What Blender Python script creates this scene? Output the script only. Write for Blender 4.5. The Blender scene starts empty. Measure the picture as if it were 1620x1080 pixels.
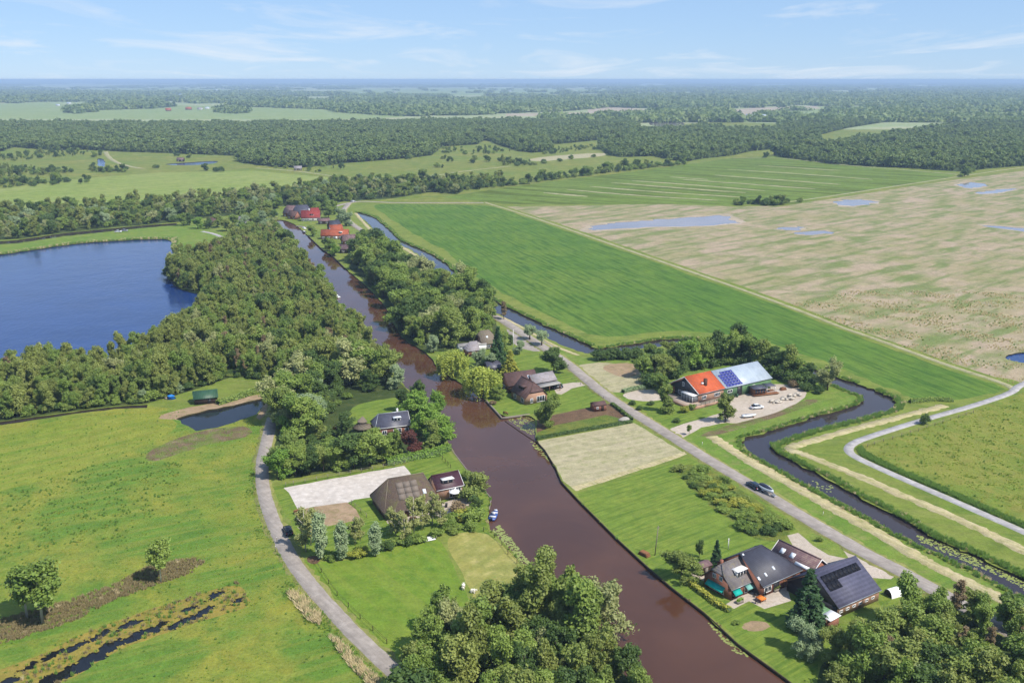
import bpy, bmesh, math, random
import numpy as np
from mathutils import Vector, Matrix
from mathutils.geometry import delaunay_2d_cdt
random.seed(7); RNG = np.random.default_rng(7)
sc = bpy.context.scene
COL = sc.collection

# ------------------------------------------------------------------ camera
CAM_H = 100.0; FPX = 1540.0; PITCH = math.atan(414.0/FPX)
cam_d = bpy.data.cameras.new('camera'); cam = bpy.data.objects.new('camera', cam_d); COL.objects.link(cam)
cam_d.sensor_width = 36.0; cam_d.lens = FPX/1620*36.0; cam_d.clip_start = 1.0; cam_d.clip_end = 200000.0
cam.location = (0, 0, CAM_H); cam.rotation_euler = (math.pi/2-PITCH, 0, 0)
sc.camera = cam
# ------------------------------------------------------------------ sky
SUN_EL = math.radians(52); SUN_AZ = math.radians(125)      # azimuth clockwise from +Y
w = bpy.data.worlds.new('World'); sc.world = w; w.use_nodes = True
nt = w.node_tree; nt.nodes.clear()
def wn(t, **k):
    n = nt.nodes.new(t)
    for a, b in k.items(): setattr(n, a, b)
    return n
sky = wn('ShaderNodeTexSky', sky_type='NISHITA', sun_disc=False, sun_elevation=SUN_EL, sun_rotation=SUN_AZ,
         altitude=0.0, air_density=0.8, dust_density=0.0, ozone_density=2.0)
tc = wn('ShaderNodeTexCoord'); sep = wn('ShaderNodeSeparateXYZ'); nt.links.new(tc.outputs['Generated'], sep.inputs[0])
zz = wn('ShaderNodeMath', operation='MAXIMUM'); nt.links.new(sep.outputs[2], zz.inputs[0]); zz.inputs[1].default_value = 0.0
za = wn('ShaderNodeMath', operation='ADD'); nt.links.new(zz.outputs[0], za.inputs[0]); za.inputs[1].default_value = 0.06
dx = wn('ShaderNodeMath', operation='DIVIDE'); nt.links.new(sep.outputs[0], dx.inputs[0]); nt.links.new(za.outputs[0], dx.inputs[1])
dy = wn('ShaderNodeMath', operation='DIVIDE'); nt.links.new(sep.outputs[1], dy.inputs[0]); nt.links.new(za.outputs[0], dy.inputs[1])
cmb = wn('ShaderNodeCombineXYZ'); nt.links.new(dx.outputs[0], cmb.inputs[0]); nt.links.new(dy.outputs[0], cmb.inputs[1])
mp = wn('ShaderNodeMapping'); nt.links.new(cmb.outputs[0], mp.inputs[0]); mp.inputs['Rotation'].default_value = (0, 0, 0.35); mp.inputs['Scale'].default_value = (0.45, 0.22, 1)
mp.inputs['Location'].default_value = (1.3, 4.6, 0)
no = wn('ShaderNodeTexNoise'); no.inputs['Scale'].default_value = 1.5; no.inputs['Detail'].default_value = 8; no.inputs['Roughness'].default_value = 0.6; no.inputs['Distortion'].default_value = 0.7
nt.links.new(mp.outputs[0], no.inputs['Vector'])
cr = wn('ShaderNodeValToRGB'); cr.color_ramp.elements[0].position = 0.50; cr.color_ramp.elements[1].position = 0.80
cr.color_ramp.elements[0].color = (0, 0, 0, 1); cr.color_ramp.elements[1].color = (0.95, 0.95, 0.95, 1)
nt.links.new(no.outputs[0], cr.inputs[0])
mix = wn('ShaderNodeMix', data_type='RGBA'); nt.links.new(cr.outputs[0], mix.inputs[0]); 
tint = wn('ShaderNodeMix', data_type='RGBA', blend_type='MULTIPLY'); tint.inputs[0].default_value = 1.0; nt.links.new(sky.outputs[0], tint.inputs[6]); tint.inputs[7].default_value = (0.86, 1.0, 1.26, 1)
veil = wn('ShaderNodeMix', data_type='RGBA'); veil.inputs[0].default_value = 0.55; nt.links.new(tint.outputs[2], veil.inputs[6]); veil.inputs[7].default_value = (5.3, 8.0, 12.0, 1)   # thin high cirrus veil
nt.links.new(veil.outputs[2], mix.inputs[6])
mix.inputs[7].default_value = (9.6, 10.2, 11.0, 1)
bg = wn('ShaderNodeBackground'); bg.inputs[1].default_value = 0.068; nt.links.new(mix.outputs[2], bg.inputs[0])
wo = wn('ShaderNodeOutputWorld'); nt.links.new(bg.outputs[0], wo.inputs[0])
# ------------------------------------------------------------------ sun
sd = bpy.data.lights.new('sun', 'SUN'); sd.energy = 5.0; sd.angle = math.radians(0.53); sd.color = (1.0, 0.94, 0.84)
sun = bpy.data.objects.new('sun', sd); COL.objects.link(sun); sun.location = (200, -150, 300)
SDIR = Vector((math.sin(SUN_AZ)*math.cos(SUN_EL), math.cos(SUN_AZ)*math.cos(SUN_EL), math.sin(SUN_EL)))
sun.rotation_euler = SDIR.to_track_quat('Z', 'Y').to_euler()
sc.view_settings.view_transform = 'Standard'; sc.view_settings.look = 'None'
sc.view_settings.exposure = 0.38; sc.view_settings.gamma = 1.0
sc.render.engine = 'CYCLES'
cy = sc.cycles; cy.use_denoising = True; cy.max_bounces = 5; cy.diffuse_bounces = 2; cy.glossy_bounces = 2
cy.transmission_bounces = 2; cy.transparent_max_bounces = 4; cy.volume_bounces = 0
cy.use_adaptive_sampling = True; cy.adaptive_threshold = 0.02
cy.caustics_reflective = False; cy.caustics_refractive = False

# ------------------------------------------------------------------ helpers
_c, _s = math.cos(PITCH), math.sin(PITCH)
def P(x, y, z=0.0):
    """survey helper: point of the plane z seen at pixel x, y of the 1620 x 1080 photograph"""
    u = (x-810)/FPX; v = (y-540)/FPX; k = (CAM_H-z)/(_c*v+_s)
    return (u*k, k*(_c-v*_s))
def PP(L, z=0.0): return [P(a, b, z) for a, b in L]
def lin(r, g, b, k=1.0):
    f = lambda c: (c/255/12.92 if c <= 10 else ((c/255+0.055)/1.055)**2.4)*k
    return (f(r), f(g), f(b), 1.0)
def tag(o, label=None, cat=None, group=None, kind=None):
    if label: o['label'] = label
    if cat: o['category'] = cat
    if group: o['group'] = group
    if kind: o['kind'] = kind
    return o
def link(o, parent=None):
    COL.objects.link(o)
    if parent is not None: o.parent = parent
    return o
def empty(name, loc=(0, 0, 0), rz=0.0, label=None, cat=None, group=None):
    o = bpy.data.objects.new(name, None); o.empty_display_size = 0.5
    o.location = loc; o.rotation_euler = (0, 0, rz); COL.objects.link(o)
    return tag(o, label, cat, group)
def mesh_np(name, V, loops, totals, mats, mi=None, tint=None, smooth=False):
    me = bpy.data.meshes.new(name)
    V = np.asarray(V, dtype=np.float32); loops = np.asarray(loops, dtype=np.int32); totals = np.asarray(totals, dtype=np.int32)
    me.vertices.add(len(V)); me.vertices.foreach_set('co', V.ravel())
    me.loops.add(len(loops)); me.loops.foreach_set('vertex_index', loops)
    me.polygons.add(len(totals)); st = np.concatenate(([0], np.cumsum(totals)[:-1])).astype(np.int32)
    me.polygons.foreach_set('loop_start', st); me.polygons.foreach_set('loop_total', totals)
    for m in mats: me.materials.append(m)
    if mi is not None: me.polygons.foreach_set('material_index', np.asarray(mi, dtype=np.int32))
    me.update(calc_edges=True)
    if tint is not None:
        a = me.attributes.new('tint', 'FLOAT', 'FACE'); a.data.foreach_set('value', np.asarray(tint, dtype=np.float32))
    if smooth: me.polygons.foreach_set('use_smooth', np.ones(len(totals), dtype=bool))
    return me
def mesh_py(name, V, F, mats, mi=None, smooth=False):
    return mesh_np(name, V, [i for f in F for i in f], [len(f) for f in F], mats if isinstance(mats, (list, tuple)) else [mats], mi, None, smooth)
def ob(name, me, parent=None): return link(bpy.data.objects.new(name, me), parent)
class MB:
    """collects solids of one part"""
    def __init__(s): s.V = []; s.F = []
    def add(s, V, F):
        o = len(s.V); s.V += [tuple(v) for v in V]; s.F += [tuple(i+o for i in f) for f in F]; return s
    def box(s, x0, x1, y0, y1, z0, z1):
        return s.add([(x0,y0,z0),(x1,y0,z0),(x1,y1,z0),(x0,y1,z0),(x0,y0,z1),(x1,y0,z1),(x1,y1,z1),(x0,y1,z1)],
                     [(3,2,1,0),(4,5,6,7),(0,1,5,4),(1,2,6,5),(2,3,7,6),(3,0,4,7)])
    def hexa(s, b, t): return s.add(list(b)+list(t), [(3,2,1,0),(4,5,6,7),(0,1,5,4),(1,2,6,5),(2,3,7,6),(3,0,4,7)])
    def tube(s, pts, rad, n=6, caps=True):
        V = []; F = []; pts = [Vector(p) for p in pts]
        for i, p in enumerate(pts):
            d = (pts[min(i+1, len(pts)-1)]-pts[max(i-1, 0)]).normalized()
            a = d.cross(Vector((0, 0, 1)));
            if a.length < 1e-3: a = Vector((1, 0, 0))
            a.normalize(); b = d.cross(a)
            r = rad[i] if isinstance(rad, (list, tuple)) else rad
            for k in range(n):
                t = 2*math.pi*k/n; V.append(p+a*math.cos(t)*r+b*math.sin(t)*r)
        for i in range(len(pts)-1):
            for k in range(n):
                F.append((i*n+k, i*n+(k+1) % n, (i+1)*n+(k+1) % n, (i+1)*n+k))
        if caps: F.append(tuple(range(n-1, -1, -1))); F.append(tuple((len(pts)-1)*n+k for k in range(n)))
        return s.add(V, F)
    def loft(s, rings, caps=True):
        n = len(rings[0]); V = [v for r in rings for v in r]; F = []
        for i in range(len(rings)-1):
            for k in range(n): F.append((i*n+k, i*n+(k+1) % n, (i+1)*n+(k+1) % n, (i+1)*n+k))
        if caps: F.append(tuple(range(n-1, -1, -1))); F.append(tuple((len(rings)-1)*n+k for k in range(n)))
        return s.add(V, F)
    def build(s, name, mat, parent=None, smooth=False, bevel=0.0):
        me = mesh_py(name, s.V, s.F, mat, None, smooth)
        bm = bmesh.new(); bm.from_mesh(me); bmesh.ops.recalc_face_normals(bm, faces=bm.faces); bm.to_mesh(me); bm.free()
        o = ob(name, me, parent)
        if bevel: m = o.modifiers.new('b', 'BEVEL'); m.width = bevel; m.segments = 2; m.limit_method = 'ANGLE'
        return o

# ------------------------------------------------------------------ materials
MATS = {}
class NT:
    def __init__(s, name):
        s.m = bpy.data.materials.new(name); s.m.use_nodes = True; s.t = s.m.node_tree; s.t.nodes.clear()
        s.out = s.n('ShaderNodeOutputMaterial'); MATS[name] = s.m
    def n(s, t, **k):
        n = s.t.nodes.new(t)
        for a, b in k.items(): setattr(n, a, b)
        return n
    def l(s, a, b): s.t.links.new(a, b)
    def noise(s, vec, scale, detail=3, rough=0.55, dist=0.0):
        n = s.n('ShaderNodeTexNoise'); n.inputs['Scale'].default_value = scale; n.inputs['Detail'].default_value = detail
        n.inputs['Roughness'].default_value = rough; n.inputs['Distortion'].default_value = dist; s.l(vec, n.inputs['Vector']); return n.outputs[0]
    def ramp(s, v, a, b):
        n = s.n('ShaderNodeMapRange'); n.inputs[1].default_value = a; n.inputs[2].default_value = b; s.l(v, n.inputs[0]); return n.outputs[0]
    def mix(s, f, a, b, mode='MIX'):
        n = s.n('ShaderNodeMix', data_type='RGBA', blend_type=mode)
        for i, v in ((0, f), (6, a), (7, b)):
            if isinstance(v, (int, float)): n.inputs[i].default_value = v
            elif isinstance(v, tuple): n.inputs[i].default_value = v
            else: s.l(v, n.inputs[i])
        return n.outputs[2]
    def math(s, op, a, b):
        n = s.n('ShaderNodeMath', operation=op)
        for i, v in ((0, a), (1, b)):
            if isinstance(v, (int, float)): n.inputs[i].default_value = v
            else: s.l(v, n.inputs[i])
        return n.outputs[0]
    def pos(s): return s.n('ShaderNodeNewGeometry').outputs['Position']
    def obj(s): return s.n('ShaderNodeTexCoord').outputs['Object']
    def mapping(s, v, rot=0, scale=(1, 1, 1), loc=(0, 0, 0)):
        n = s.n('ShaderNodeMapping'); n.inputs['Rotation'].default_value = (0, 0, rot); n.inputs['Scale'].default_value = scale
        n.inputs['Location'].default_value = loc; s.l(v, n.inputs[0]); return n.outputs[0]
    def bump(s, h, strength, dist):
        n = s.n('ShaderNodeBump'); n.inputs['Strength'].default_value = strength; n.inputs['Distance'].default_value = dist; s.l(h, n.inputs['Height']); return n.outputs[0]
    def bsdf(s, col, rough=0.8, spec=0.3, metal=0.0, normal=None):
        b = s.n('ShaderNodeBsdfPrincipled')
        if isinstance(col, tuple): b.inputs['Base Color'].default_value = col
        else: s.l(col, b.inputs['Base Color'])
        if isinstance(rough, (int, float)): b.inputs['Roughness'].default_value = rough
        else: s.l(rough, b.inputs['Roughness'])
        b.inputs['Specular IOR Level'].default_value = spec; b.inputs['Metallic'].default_value = metal
        if normal is not None: s.l(normal, b.inputs['Normal'])
        s.l(b.outputs[0], s.out.inputs[0]); return b
def ground_mat(name, c1, c2, c3=None, c4=None, big=45, mid=7, fine=0.9, streak=None, bump=0.5, contrast=1.0, fdepth=0.45):
    """c1/c2 broad patches, c3 small patches, c4 streaks (angle, across metres, amount)"""
    t = NT(name); p = t.pos()
    col = t.mix(t.ramp(t.noise(p, 1/big, 5, 0.6, 0.6), 0.5-0.16/contrast, 0.5+0.16/contrast), c1, c2)
    if c3: col = t.mix(t.math('MULTIPLY', t.ramp(t.noise(p, 1/mid, 5, 0.65, 0.4), 0.50, 0.66), 0.8), col, c3)
    if streak:
        a, wd, amt = streak[:3]; ratio = streak[3] if len(streak) > 3 else 14
        q = t.mapping(t.mapping(p, a), 0, (1/(wd*ratio), 1/wd, 1))
        col = t.mix(t.math('MULTIPLY', t.ramp(t.noise(q, 1.0, 4, 0.6, 0.35), 0.46, 0.62), amt), col, c4)
    f = t.noise(p, 1/fine, 4, 0.7); g = t.noise(p, 1/(fine*5), 3, 0.6)
    v = t.math('ADD', t.math('MULTIPLY', f, fdepth*2), 1-fdepth)
    v = t.math('MULTIPLY', v, t.math('ADD', t.math('MULTIPLY', g, 0.7), 0.65))
    cc = t.n('ShaderNodeCombineColor')
    for i in range(3): t.l(v, cc.inputs[i])
    col = t.mix(1.0, col, cc.outputs[0], 'MULTIPLY')
    t.bsdf(col, 0.9, 0.15, 0, t.bump(f, bump, 0.35)); return t.m
def plain(name, c, rough=0.7, spec=0.3, metal=0.0, var=0.25, scale=1.5, bump=0.0, bscale=8):
    t = NT(name); p = t.obj()
    f = t.noise(p, scale, 5, 0.65); v = t.math('ADD', t.math('MULTIPLY', f, 2*var), 1-var)
    cc = t.n('ShaderNodeCombineColor')
    for i in range(3): t.l(v, cc.inputs[i])
    t.bsdf(t.mix(1.0, c, cc.outputs[0], 'MULTIPLY'), rough, spec, metal, t.bump(t.noise(p, bscale, 3), 0.5, bump) if bump else None); return t.m
def roof_mat(name, c1, c2, row=0.35, along='x', depth=0.05, moss=None, rough=0.75, spec=0.3):
    """tiled or ribbed roofing: bands down the slope, patches and wear"""
    t = NT(name); p = t.obj()
    col = t.mix(t.ramp(t.noise(p, 0.5, 5, 0.65), 0.35, 0.65), c1, c2)
    if moss: col = t.mix(t.ramp(t.noise(p, 0.9, 6, 0.7, 0.5), 0.52, 0.68), col, moss)
    wv = t.n('ShaderNodeTexWave', wave_type='BANDS', bands_direction='X' if along == 'x' else 'Z', wave_profile='SIN')
    wv.inputs['Scale'].default_value = 0.314/row; wv.inputs['Distortion'].default_value = 0.3; t.l(p, wv.inputs['Vector'])
    k = t.math('ADD', t.math('MULTIPLY', wv.outputs['Fac'], 0.25), t.math('ADD', t.math('ADD', t.math('MULTIPLY', t.noise(p, 3.0, 3), 0.5), t.math('MULTIPLY', t.noise(t.mapping(p, 0, (1.6, 0.35, 0.35)), 1.0, 4, 0.65), 0.6)), 0.32))
    cc = t.n('ShaderNodeCombineColor')
    for i in range(3): t.l(k, cc.inputs[i])
    t.bsdf(t.mix(1.0, col, cc.outputs[0], 'MULTIPLY'), rough, spec, 0, t.bump(wv.outputs['Fac'], 0.6, depth)); return t.m
def leaf_mat(name, dark, light, third=None, trans=0.30, up=0.0):
    t = NT(name); a = t.n('ShaderNodeAttribute', attribute_name='tint'); oi = t.n('ShaderNodeObjectInfo')
    f = t.math('ADD', t.math('MULTIPLY', a.outputs['Fac'], 0.65), t.math('MULTIPLY', oi.outputs['Random'], 0.35))
    col = t.mix(f, dark, light)
    if third:
        h = t.math('FRACT', t.math('MULTIPLY', oi.outputs['Random'], 7.31), 0.0)
        col = t.mix(t.math('MULTIPLY', t.ramp(h, 0.55, 1.0), 0.85), col, third)
    b = t.bsdf(col, 0.55, 0.25); tr = t.n('ShaderNodeBsdfTranslucent')
    if up:      # blades bend over at the tip: lean the normal to the sky
        vm = t.n('ShaderNodeMix', data_type='VECTOR'); vm.inputs[0].default_value = up; t.l(t.n('ShaderNodeNewGeometry').outputs['Normal'], vm.inputs[4]); vm.inputs[5].default_value = (0, 0, 1)
        nz = t.n('ShaderNodeVectorMath', operation='NORMALIZE'); t.l(vm.outputs[1], nz.inputs[0]); t.l(nz.outputs[0], b.inputs['Normal'])
    t.l(t.mix(1.0, col, (1.25, 1.35, 0.7, 1), 'MULTIPLY'), tr.inputs[0])
    mx = t.n('ShaderNodeMixShader'); mx.inputs[0].default_value = trans; t.l(b.outputs[0], mx.inputs[1]); t.l(tr.outputs[0], mx.inputs[2]); t.l(mx.outputs[0], t.out.inputs[0])
    return t.m
def water_mat(name, c1, c2, rough=0.06, wave=0.9, bump=0.12, ior=1.33, big=25):
    t = NT(name); p = t.pos()
    col = t.mix(t.ramp(t.noise(p, 1/big, 4, 0.6, 0.5), 0.35, 0.65), c1, c2)
    h = t.math('ADD', t.noise(t.mapping(p, 0.5, (1, 0.45, 1)), 1/wave, 3, 0.6), t.math('MULTIPLY', t.noise(p, 1/(wave*9), 2), 1.5))
    b = t.bsdf(col, rough, 0.5, 0, t.bump(h, bump, 0.4)); b.inputs['IOR'].default_value = ior; return t.m
# ------------------------------------------------------------------ ground materials
K = 0.60
def g(r, gg, b, k=K):
    m = (r+gg+b)/3; q = 0.0
    if gg > r: gg *= 0.965; b *= 1.1
    return lin(max(0, r+(m-r)*q), gg+(m-gg)*q*.6, max(8, b+(m-b)*q*1.6), k)
ground_mat('farmland_mat', g(160,184,110), g(178,192,130), g(200,192,156), g(140,166,92), 420, 260, 3, (0.3, 40, 0.5), 0.2, 1.3)
ground_mat('meadow_mat', g(118,148,50), g(140,155,62), g(100,130,44), g(150,160,75), 60, 12, 1.0, (0.2, 3, 0.5), 0.5)
ground_mat('left_meadow_mat', g(108,148,48), g(154,162,58), g(90,132,42), g(142,158,60), 22, 7, 0.7, (-0.5, 2.2, 0.7), 0.7, 2.0, 0.5)
ground_mat('yellow_meadow_mat', g(146,160,54), g(124,154,48), g(112,144,44), g(160,166,66), 30, 8, 0.8, (-0.7, 3, 0.6), 0.6)
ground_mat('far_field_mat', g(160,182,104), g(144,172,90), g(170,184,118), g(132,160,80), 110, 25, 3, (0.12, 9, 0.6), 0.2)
ground_mat('left_field_mat', g(138,165,62), g(155,172,80), g(122,152,54), g(165,178,95), 90, 14, 1.6, (-0.85, 5, 0.7), 0.3)
ground_mat('olive_meadow_mat', g(142,150,62), g(120,146,52), g(160,158,84), g(108,134,48), 70, 16, 1.6, (0.2, 7, 0.5), 0.4)
ground_mat('big_field_mat', g(98,140,44), g(114,148,50), g(88,130,40), g(66,108,32), 60, 20, 0.8, (1.23, 1.9, 0.8), 0.5, 1.4, 0.4)
ground_mat('verge_mat', g(112,152,48), g(138,160,62), g(150,160,80), g(95,135,42), 18, 4, 0.7, (-0.6, 2, 0.4), 0.6)
ground_mat('reed_field_mat', lin(190,170,146,.62), lin(174,162,124,.62), lin(142,150,90,.6), lin(120,140,74,.6), 40, 18, 1.2, (-0.73, 8, 0.8, 5), 0.8, 1.5, 0.55)
ground_mat('stripe_field_mat', g(116,148,50), g(128,154,58), g(104,128,38), g(92,112,28), 60, 14, 1.2, (0.6, 11, 0.95), 0.4)
ground_mat('right_meadow_mat', g(138,152,56), g(118,146,48), g(150,148,72), g(158,160,70), 30, 5, 0.8, (1.05, 2.2, 0.5), 0.7, 1.3, 0.5)
ground_mat('lawn_mat', g(124,154,52), g(138,160,58), g(112,144,48), g(98,132,42), 14, 3, 0.5, (-0.63, 1.0, 0.9), 0.4, 1.0, 0.3)
ground_mat('pasture_mat', g(114,152,44), g(132,160,50), g(100,140,40), g(146,164,62), 16, 4, 0.6, (0.9, 2, 0.4), 0.5, 1.0, 0.4)
ground_mat('dry_grass_mat', g(176,170,92), g(158,165,80), g(186,176,112), g(140,155,66), 12, 3, 0.6, (-0.9, 2, 0.5), 0.5)
ground_mat('mown_plot_mat', lin(192,182,148,.62), lin(178,172,132,.62), lin(158,160,110,.6), lin(202,190,160,.62), 12, 2.5, 0.6, (-0.48, 1.4, 0.6), 0.5)
ground_mat('wood_floor_mat', g(62,84,34), g(80,98,42), g(96,104,52), None, 14, 4, 0.8, None, 0.6)
ground_mat('soil_mat', g(118,92,72), g(134,108,84), g(104,84,64), None, 8, 2, 0.5, None, 0.8)
ground_mat('brown_scrub_mat', g(112,98,66), g(104,120,54), g(126,110,84), None, 7, 2.0, 0.5, None, 1.0, 2.0)
ground_mat('mud_patch_mat', g(120,146,56), g(132,112,86), g(158,138,114), g(108,92,70), 7, 3.5, 0.5, (-0.6, 1.5, 0.5), 0.8, 2.2)
ground_mat('sand_mat', lin(218,208,200,.66), lin(204,194,186,.66), lin(228,220,214,.68), None, 9, 1.6, 0.35, None, 0.25, 1.0, 0.15)
ground_mat('gravel_mat', lin(212,198,184,0.66), lin(196,182,166,0.66), lin(178,164,146,0.66), None, 9, 2, 0.4, None, 0.4, 1.0, 0.25)
ground_mat('brown_sand_mat', lin(186,160,132,.62), lin(168,144,114,.62), lin(148,136,92,.6), None, 6, 2, 0.5, None, 0.4, 1.0, 0.3)
ground_mat('verge_dry_mat', g(150,160,78), g(166,162,98), g(128,150,62), None, 6, 1.5, 0.4, None, 0.6, 1.2, 0.4)
ground_mat('straw_mat', lin(208,192,150,.62), lin(190,180,132,.62), lin(156,160,92,.6), lin(220,206,168,.62), 7, 2.2, 0.5, (0.97, 0.8, 0.7), 0.7, 1.2, 0.4)
ground_mat('asphalt_mat', lin(184,174,166,.62), lin(168,158,150,.62), lin(196,186,178,.62), lin(156,146,138,.62), 12, 3, 0.4, (0.9, 0.7, 0.5), 0.2, 1.0, 0.12)
ground_mat('path_mat', lin(192,188,190,0.65), lin(178,174,174,0.65), lin(204,200,200,0.65), None, 12, 2, 0.4, None, 0.2, 1.0, 0.12)
ground_mat('track_mat', g(190,184,150), g(170,168,120), g(152,158,96), None, 12, 2.5, 0.6, None, 0.4)
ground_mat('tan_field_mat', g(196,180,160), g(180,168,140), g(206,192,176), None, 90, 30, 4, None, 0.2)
ground_mat('bank_mat', g(70,66,44), g(86,84,50), g(54,50,36), None, 4, 1.5, 0.4, None, 0.6)
ground_mat('algae_mat', lin(170,148,72,.62), lin(150,140,66,.62), lin(118,126,54,.6), None, 6, 2, 0.5, None, 0.5)
ground_mat('shrub_bed_mat', g(104,132,48), g(136,146,58), g(84,112,40), None, 6, 2, 0.5, None, 0.9)
water_mat('canal_mat', lin(114,78,60,0.48), lin(98,66,52,0.48), 0.04, 1.3, 0.028)
water_mat('ring_canal_mat', lin(70,60,66,0.55), lin(60,54,60,0.55), 0.04, 1.0, 0.02)
water_mat('lake_mat', lin(28,58,118,0.62), lin(36,68,132,0.62), 0.12, 1.6, 0.25)
water_mat('pool_mat', lin(36,38,46,0.6), lin(28,30,36,0.6), 0.05, 1.0, 0.02)
water_mat('puddle_mat', lin(176,164,168,0.55), lin(156,148,150,0.55), 0.06, 1.0, 0.02)

# ------------------------------------------------------------------ ground regions (surveyed outlines)
def chaikin(L, it=2, closed=True):
    for _ in range(it):
        R = []; n = len(L)
        for i in range(n if closed else n-1):
            a, b = L[i], L[(i+1) % n]
            R += [(a[0]*.75+b[0]*.25, a[1]*.75+b[1]*.25), (a[0]*.25+b[0]*.75, a[1]*.25+b[1]*.75)]
        L = R if closed else [L[0]]+R+[L[-1]]
    return L
def wobble(L, step, amp, seed=0):
    """resample an outline and make it slightly uneven"""
    r = random.Random(seed); R = []; n = len(L)
    for i in range(n):
        a, b = L[i], L[(i+1) % n]; d = math.hypot(b[0]-a[0], b[1]-a[1]); m = max(1, min(60, int(d/step)))
        for k in range(m):
            t = k/m; R.append((a[0]+(b[0]-a[0])*t+r.uniform(-amp, amp), a[1]+(b[1]-a[1])*t+r.uniform(-amp, amp)))
    return R
CANAL_R = [(464,353),(477,363),(487,373),(511,396),(526,405),(545,424),(573,446),(612,484),(632,535),(676,556),(697,588),(747,615),(768,632),(794,661),(838,655),(848,664),(846,680),(848,697),(862,712),(879,740),(888,762),(903,778),(915,791),(976,852),(1029,901),(1062,929),(1115,970),(1168,1019),(1241,1072),(1330,1140),(1520,1290),(2300,1900)]
CANAL_L = [(2000,2050),(1330,1390),(1060,1130),(985,1066),(930,1012),(888,966),(860,925),(829,893),(800,862),(776,838),(771,822),(774,805),(777,788),(744,750),(712,708),(700,680),(690,650),(655,625),(635,605),(615,575),(592,545),(570,520),(548,495),(528,470),(508,445),(490,425),(473,402),(455,378),(440,360),(430,349),(445,347)]
RING_R = [(560,335),(573,337),(593,343),(613,360),(633,380),(680,400),(707,417),(722,433),(740,448),(775,470),(812,491),(843,505),(873,519),(907,534),(934,547),(948,552),(979,547),(1007,543),(1045,537),(1073,535),(1101,536),(1150,540),(1200,552),(1260,572),(1310,592),(1358,607),(1384,617),(1410,628),(1419,638),(1415,646),(1399,652),(1358,663),(1311,674),(1272,685),(1233,698),(1219,703),(1220,709),(1254,729),(1308,755),(1340,775),(1384,797),(1431,822),(1481,853),(1505,862),(1554,882),(1620,915),(1800,1005),(2600,1400)]
RING_L = [(2600,1450),(1800,1040),(1620,943),(1587,927),(1545,903),(1498,882),(1451,861),(1415,842),(1374,819),(1327,794),(1259,757),(1233,742),(1207,729),(1181,713),(1172,700),(1176,692),(1220,681),(1259,669),(1298,656),(1334,648),(1355,641),(1367,633),(1363,626),(1345,620),(1327,612),(1290,598),(1240,580),(1190,563),(1140,552),(1100,546),(1070,545),(1045,547),(1007,553),(980,558),(945,562),(918,557),(884,543),(850,528),(809,507),(770,488),(735,468),(700,446),(690,430),(673,410),(647,393),(620,383),(597,370),(580,350),(564,340)]
LAKE = [(-700,470),(-300,425),(0,403),(33,398),(100,388),(120,385),(167,382),(233,378),(273,378),(272,392),(287,402),(290,407),(279,414),(264,433),(272,450),(300,462),(338,470),(330,484),(300,510),(250,548),(180,575),(73,594),(0,606),(-300,640),(-700,720)]
WOOD_L = [(-500,735),(-300,650),(0,602),(73,590),(180,570),(250,543),(300,506),(325,484),(300,468),(276,455),(262,436),(278,416),(300,410),(345,402),(372,380),(400,372),(432,362),(455,392),(475,412),(490,432),(512,458),(535,488),(556,512),(580,542),(600,566),(618,590),(600,600),(560,605),(520,600),(480,600),(440,605),(410,600),(380,596),(363,598),(300,618),(233,638),(180,641),(100,651),(0,666),(-300,700),(-500,760)]
WOOD_A = [(-600,246),(-600,197),(0,197),(300,198),(560,196),(760,193),(1000,195),(1012,202),(990,211),(957,221),(873,229),(874,239),(840,242),(817,239),(767,222),(753,229),(700,232),(683,246),(640,251),(540,259),(520,262),(467,266),(410,262),(378,257),(373,247),(277,243),(187,240),(143,237),(83,238),(23,233),(0,240)]
WOOD_B = [(946,232),(985,212),(1015,207),(1080,208),(1113,201),(1147,205),(1190,211),(1228,208),(1232,198),(1300,193),(1360,195),(1395,186),(1402,193),(1340,203),(1290,215),(1300,228),(1287,232),(1190,239),(1160,246),(1113,251),(1080,257),(1033,247),(983,249),(960,246)]
WOOD_C = [(1222,246),(1282,232),(1363,222),(1430,212),(1497,202),(1563,196),(1640,198),(2300,200),(2300,262),(1700,262),(1640,261),(1563,267),(1523,272),(1413,265),(1313,260)]
BELT = [(-600,395),(-600,350),(0,336),(150,327),(300,317),(420,304),(500,294),(545,288),(600,290),(650,288),(720,286),(800,284),(805,293),(735,300),(722,308),(680,304),(623,314),(540,319),(520,327),(510,340),(470,326),(440,326),(430,340),(400,352),(380,340),(330,344),(280,351),(233,355),(167,361),(100,368),(33,378),(-600,405)]
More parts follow.
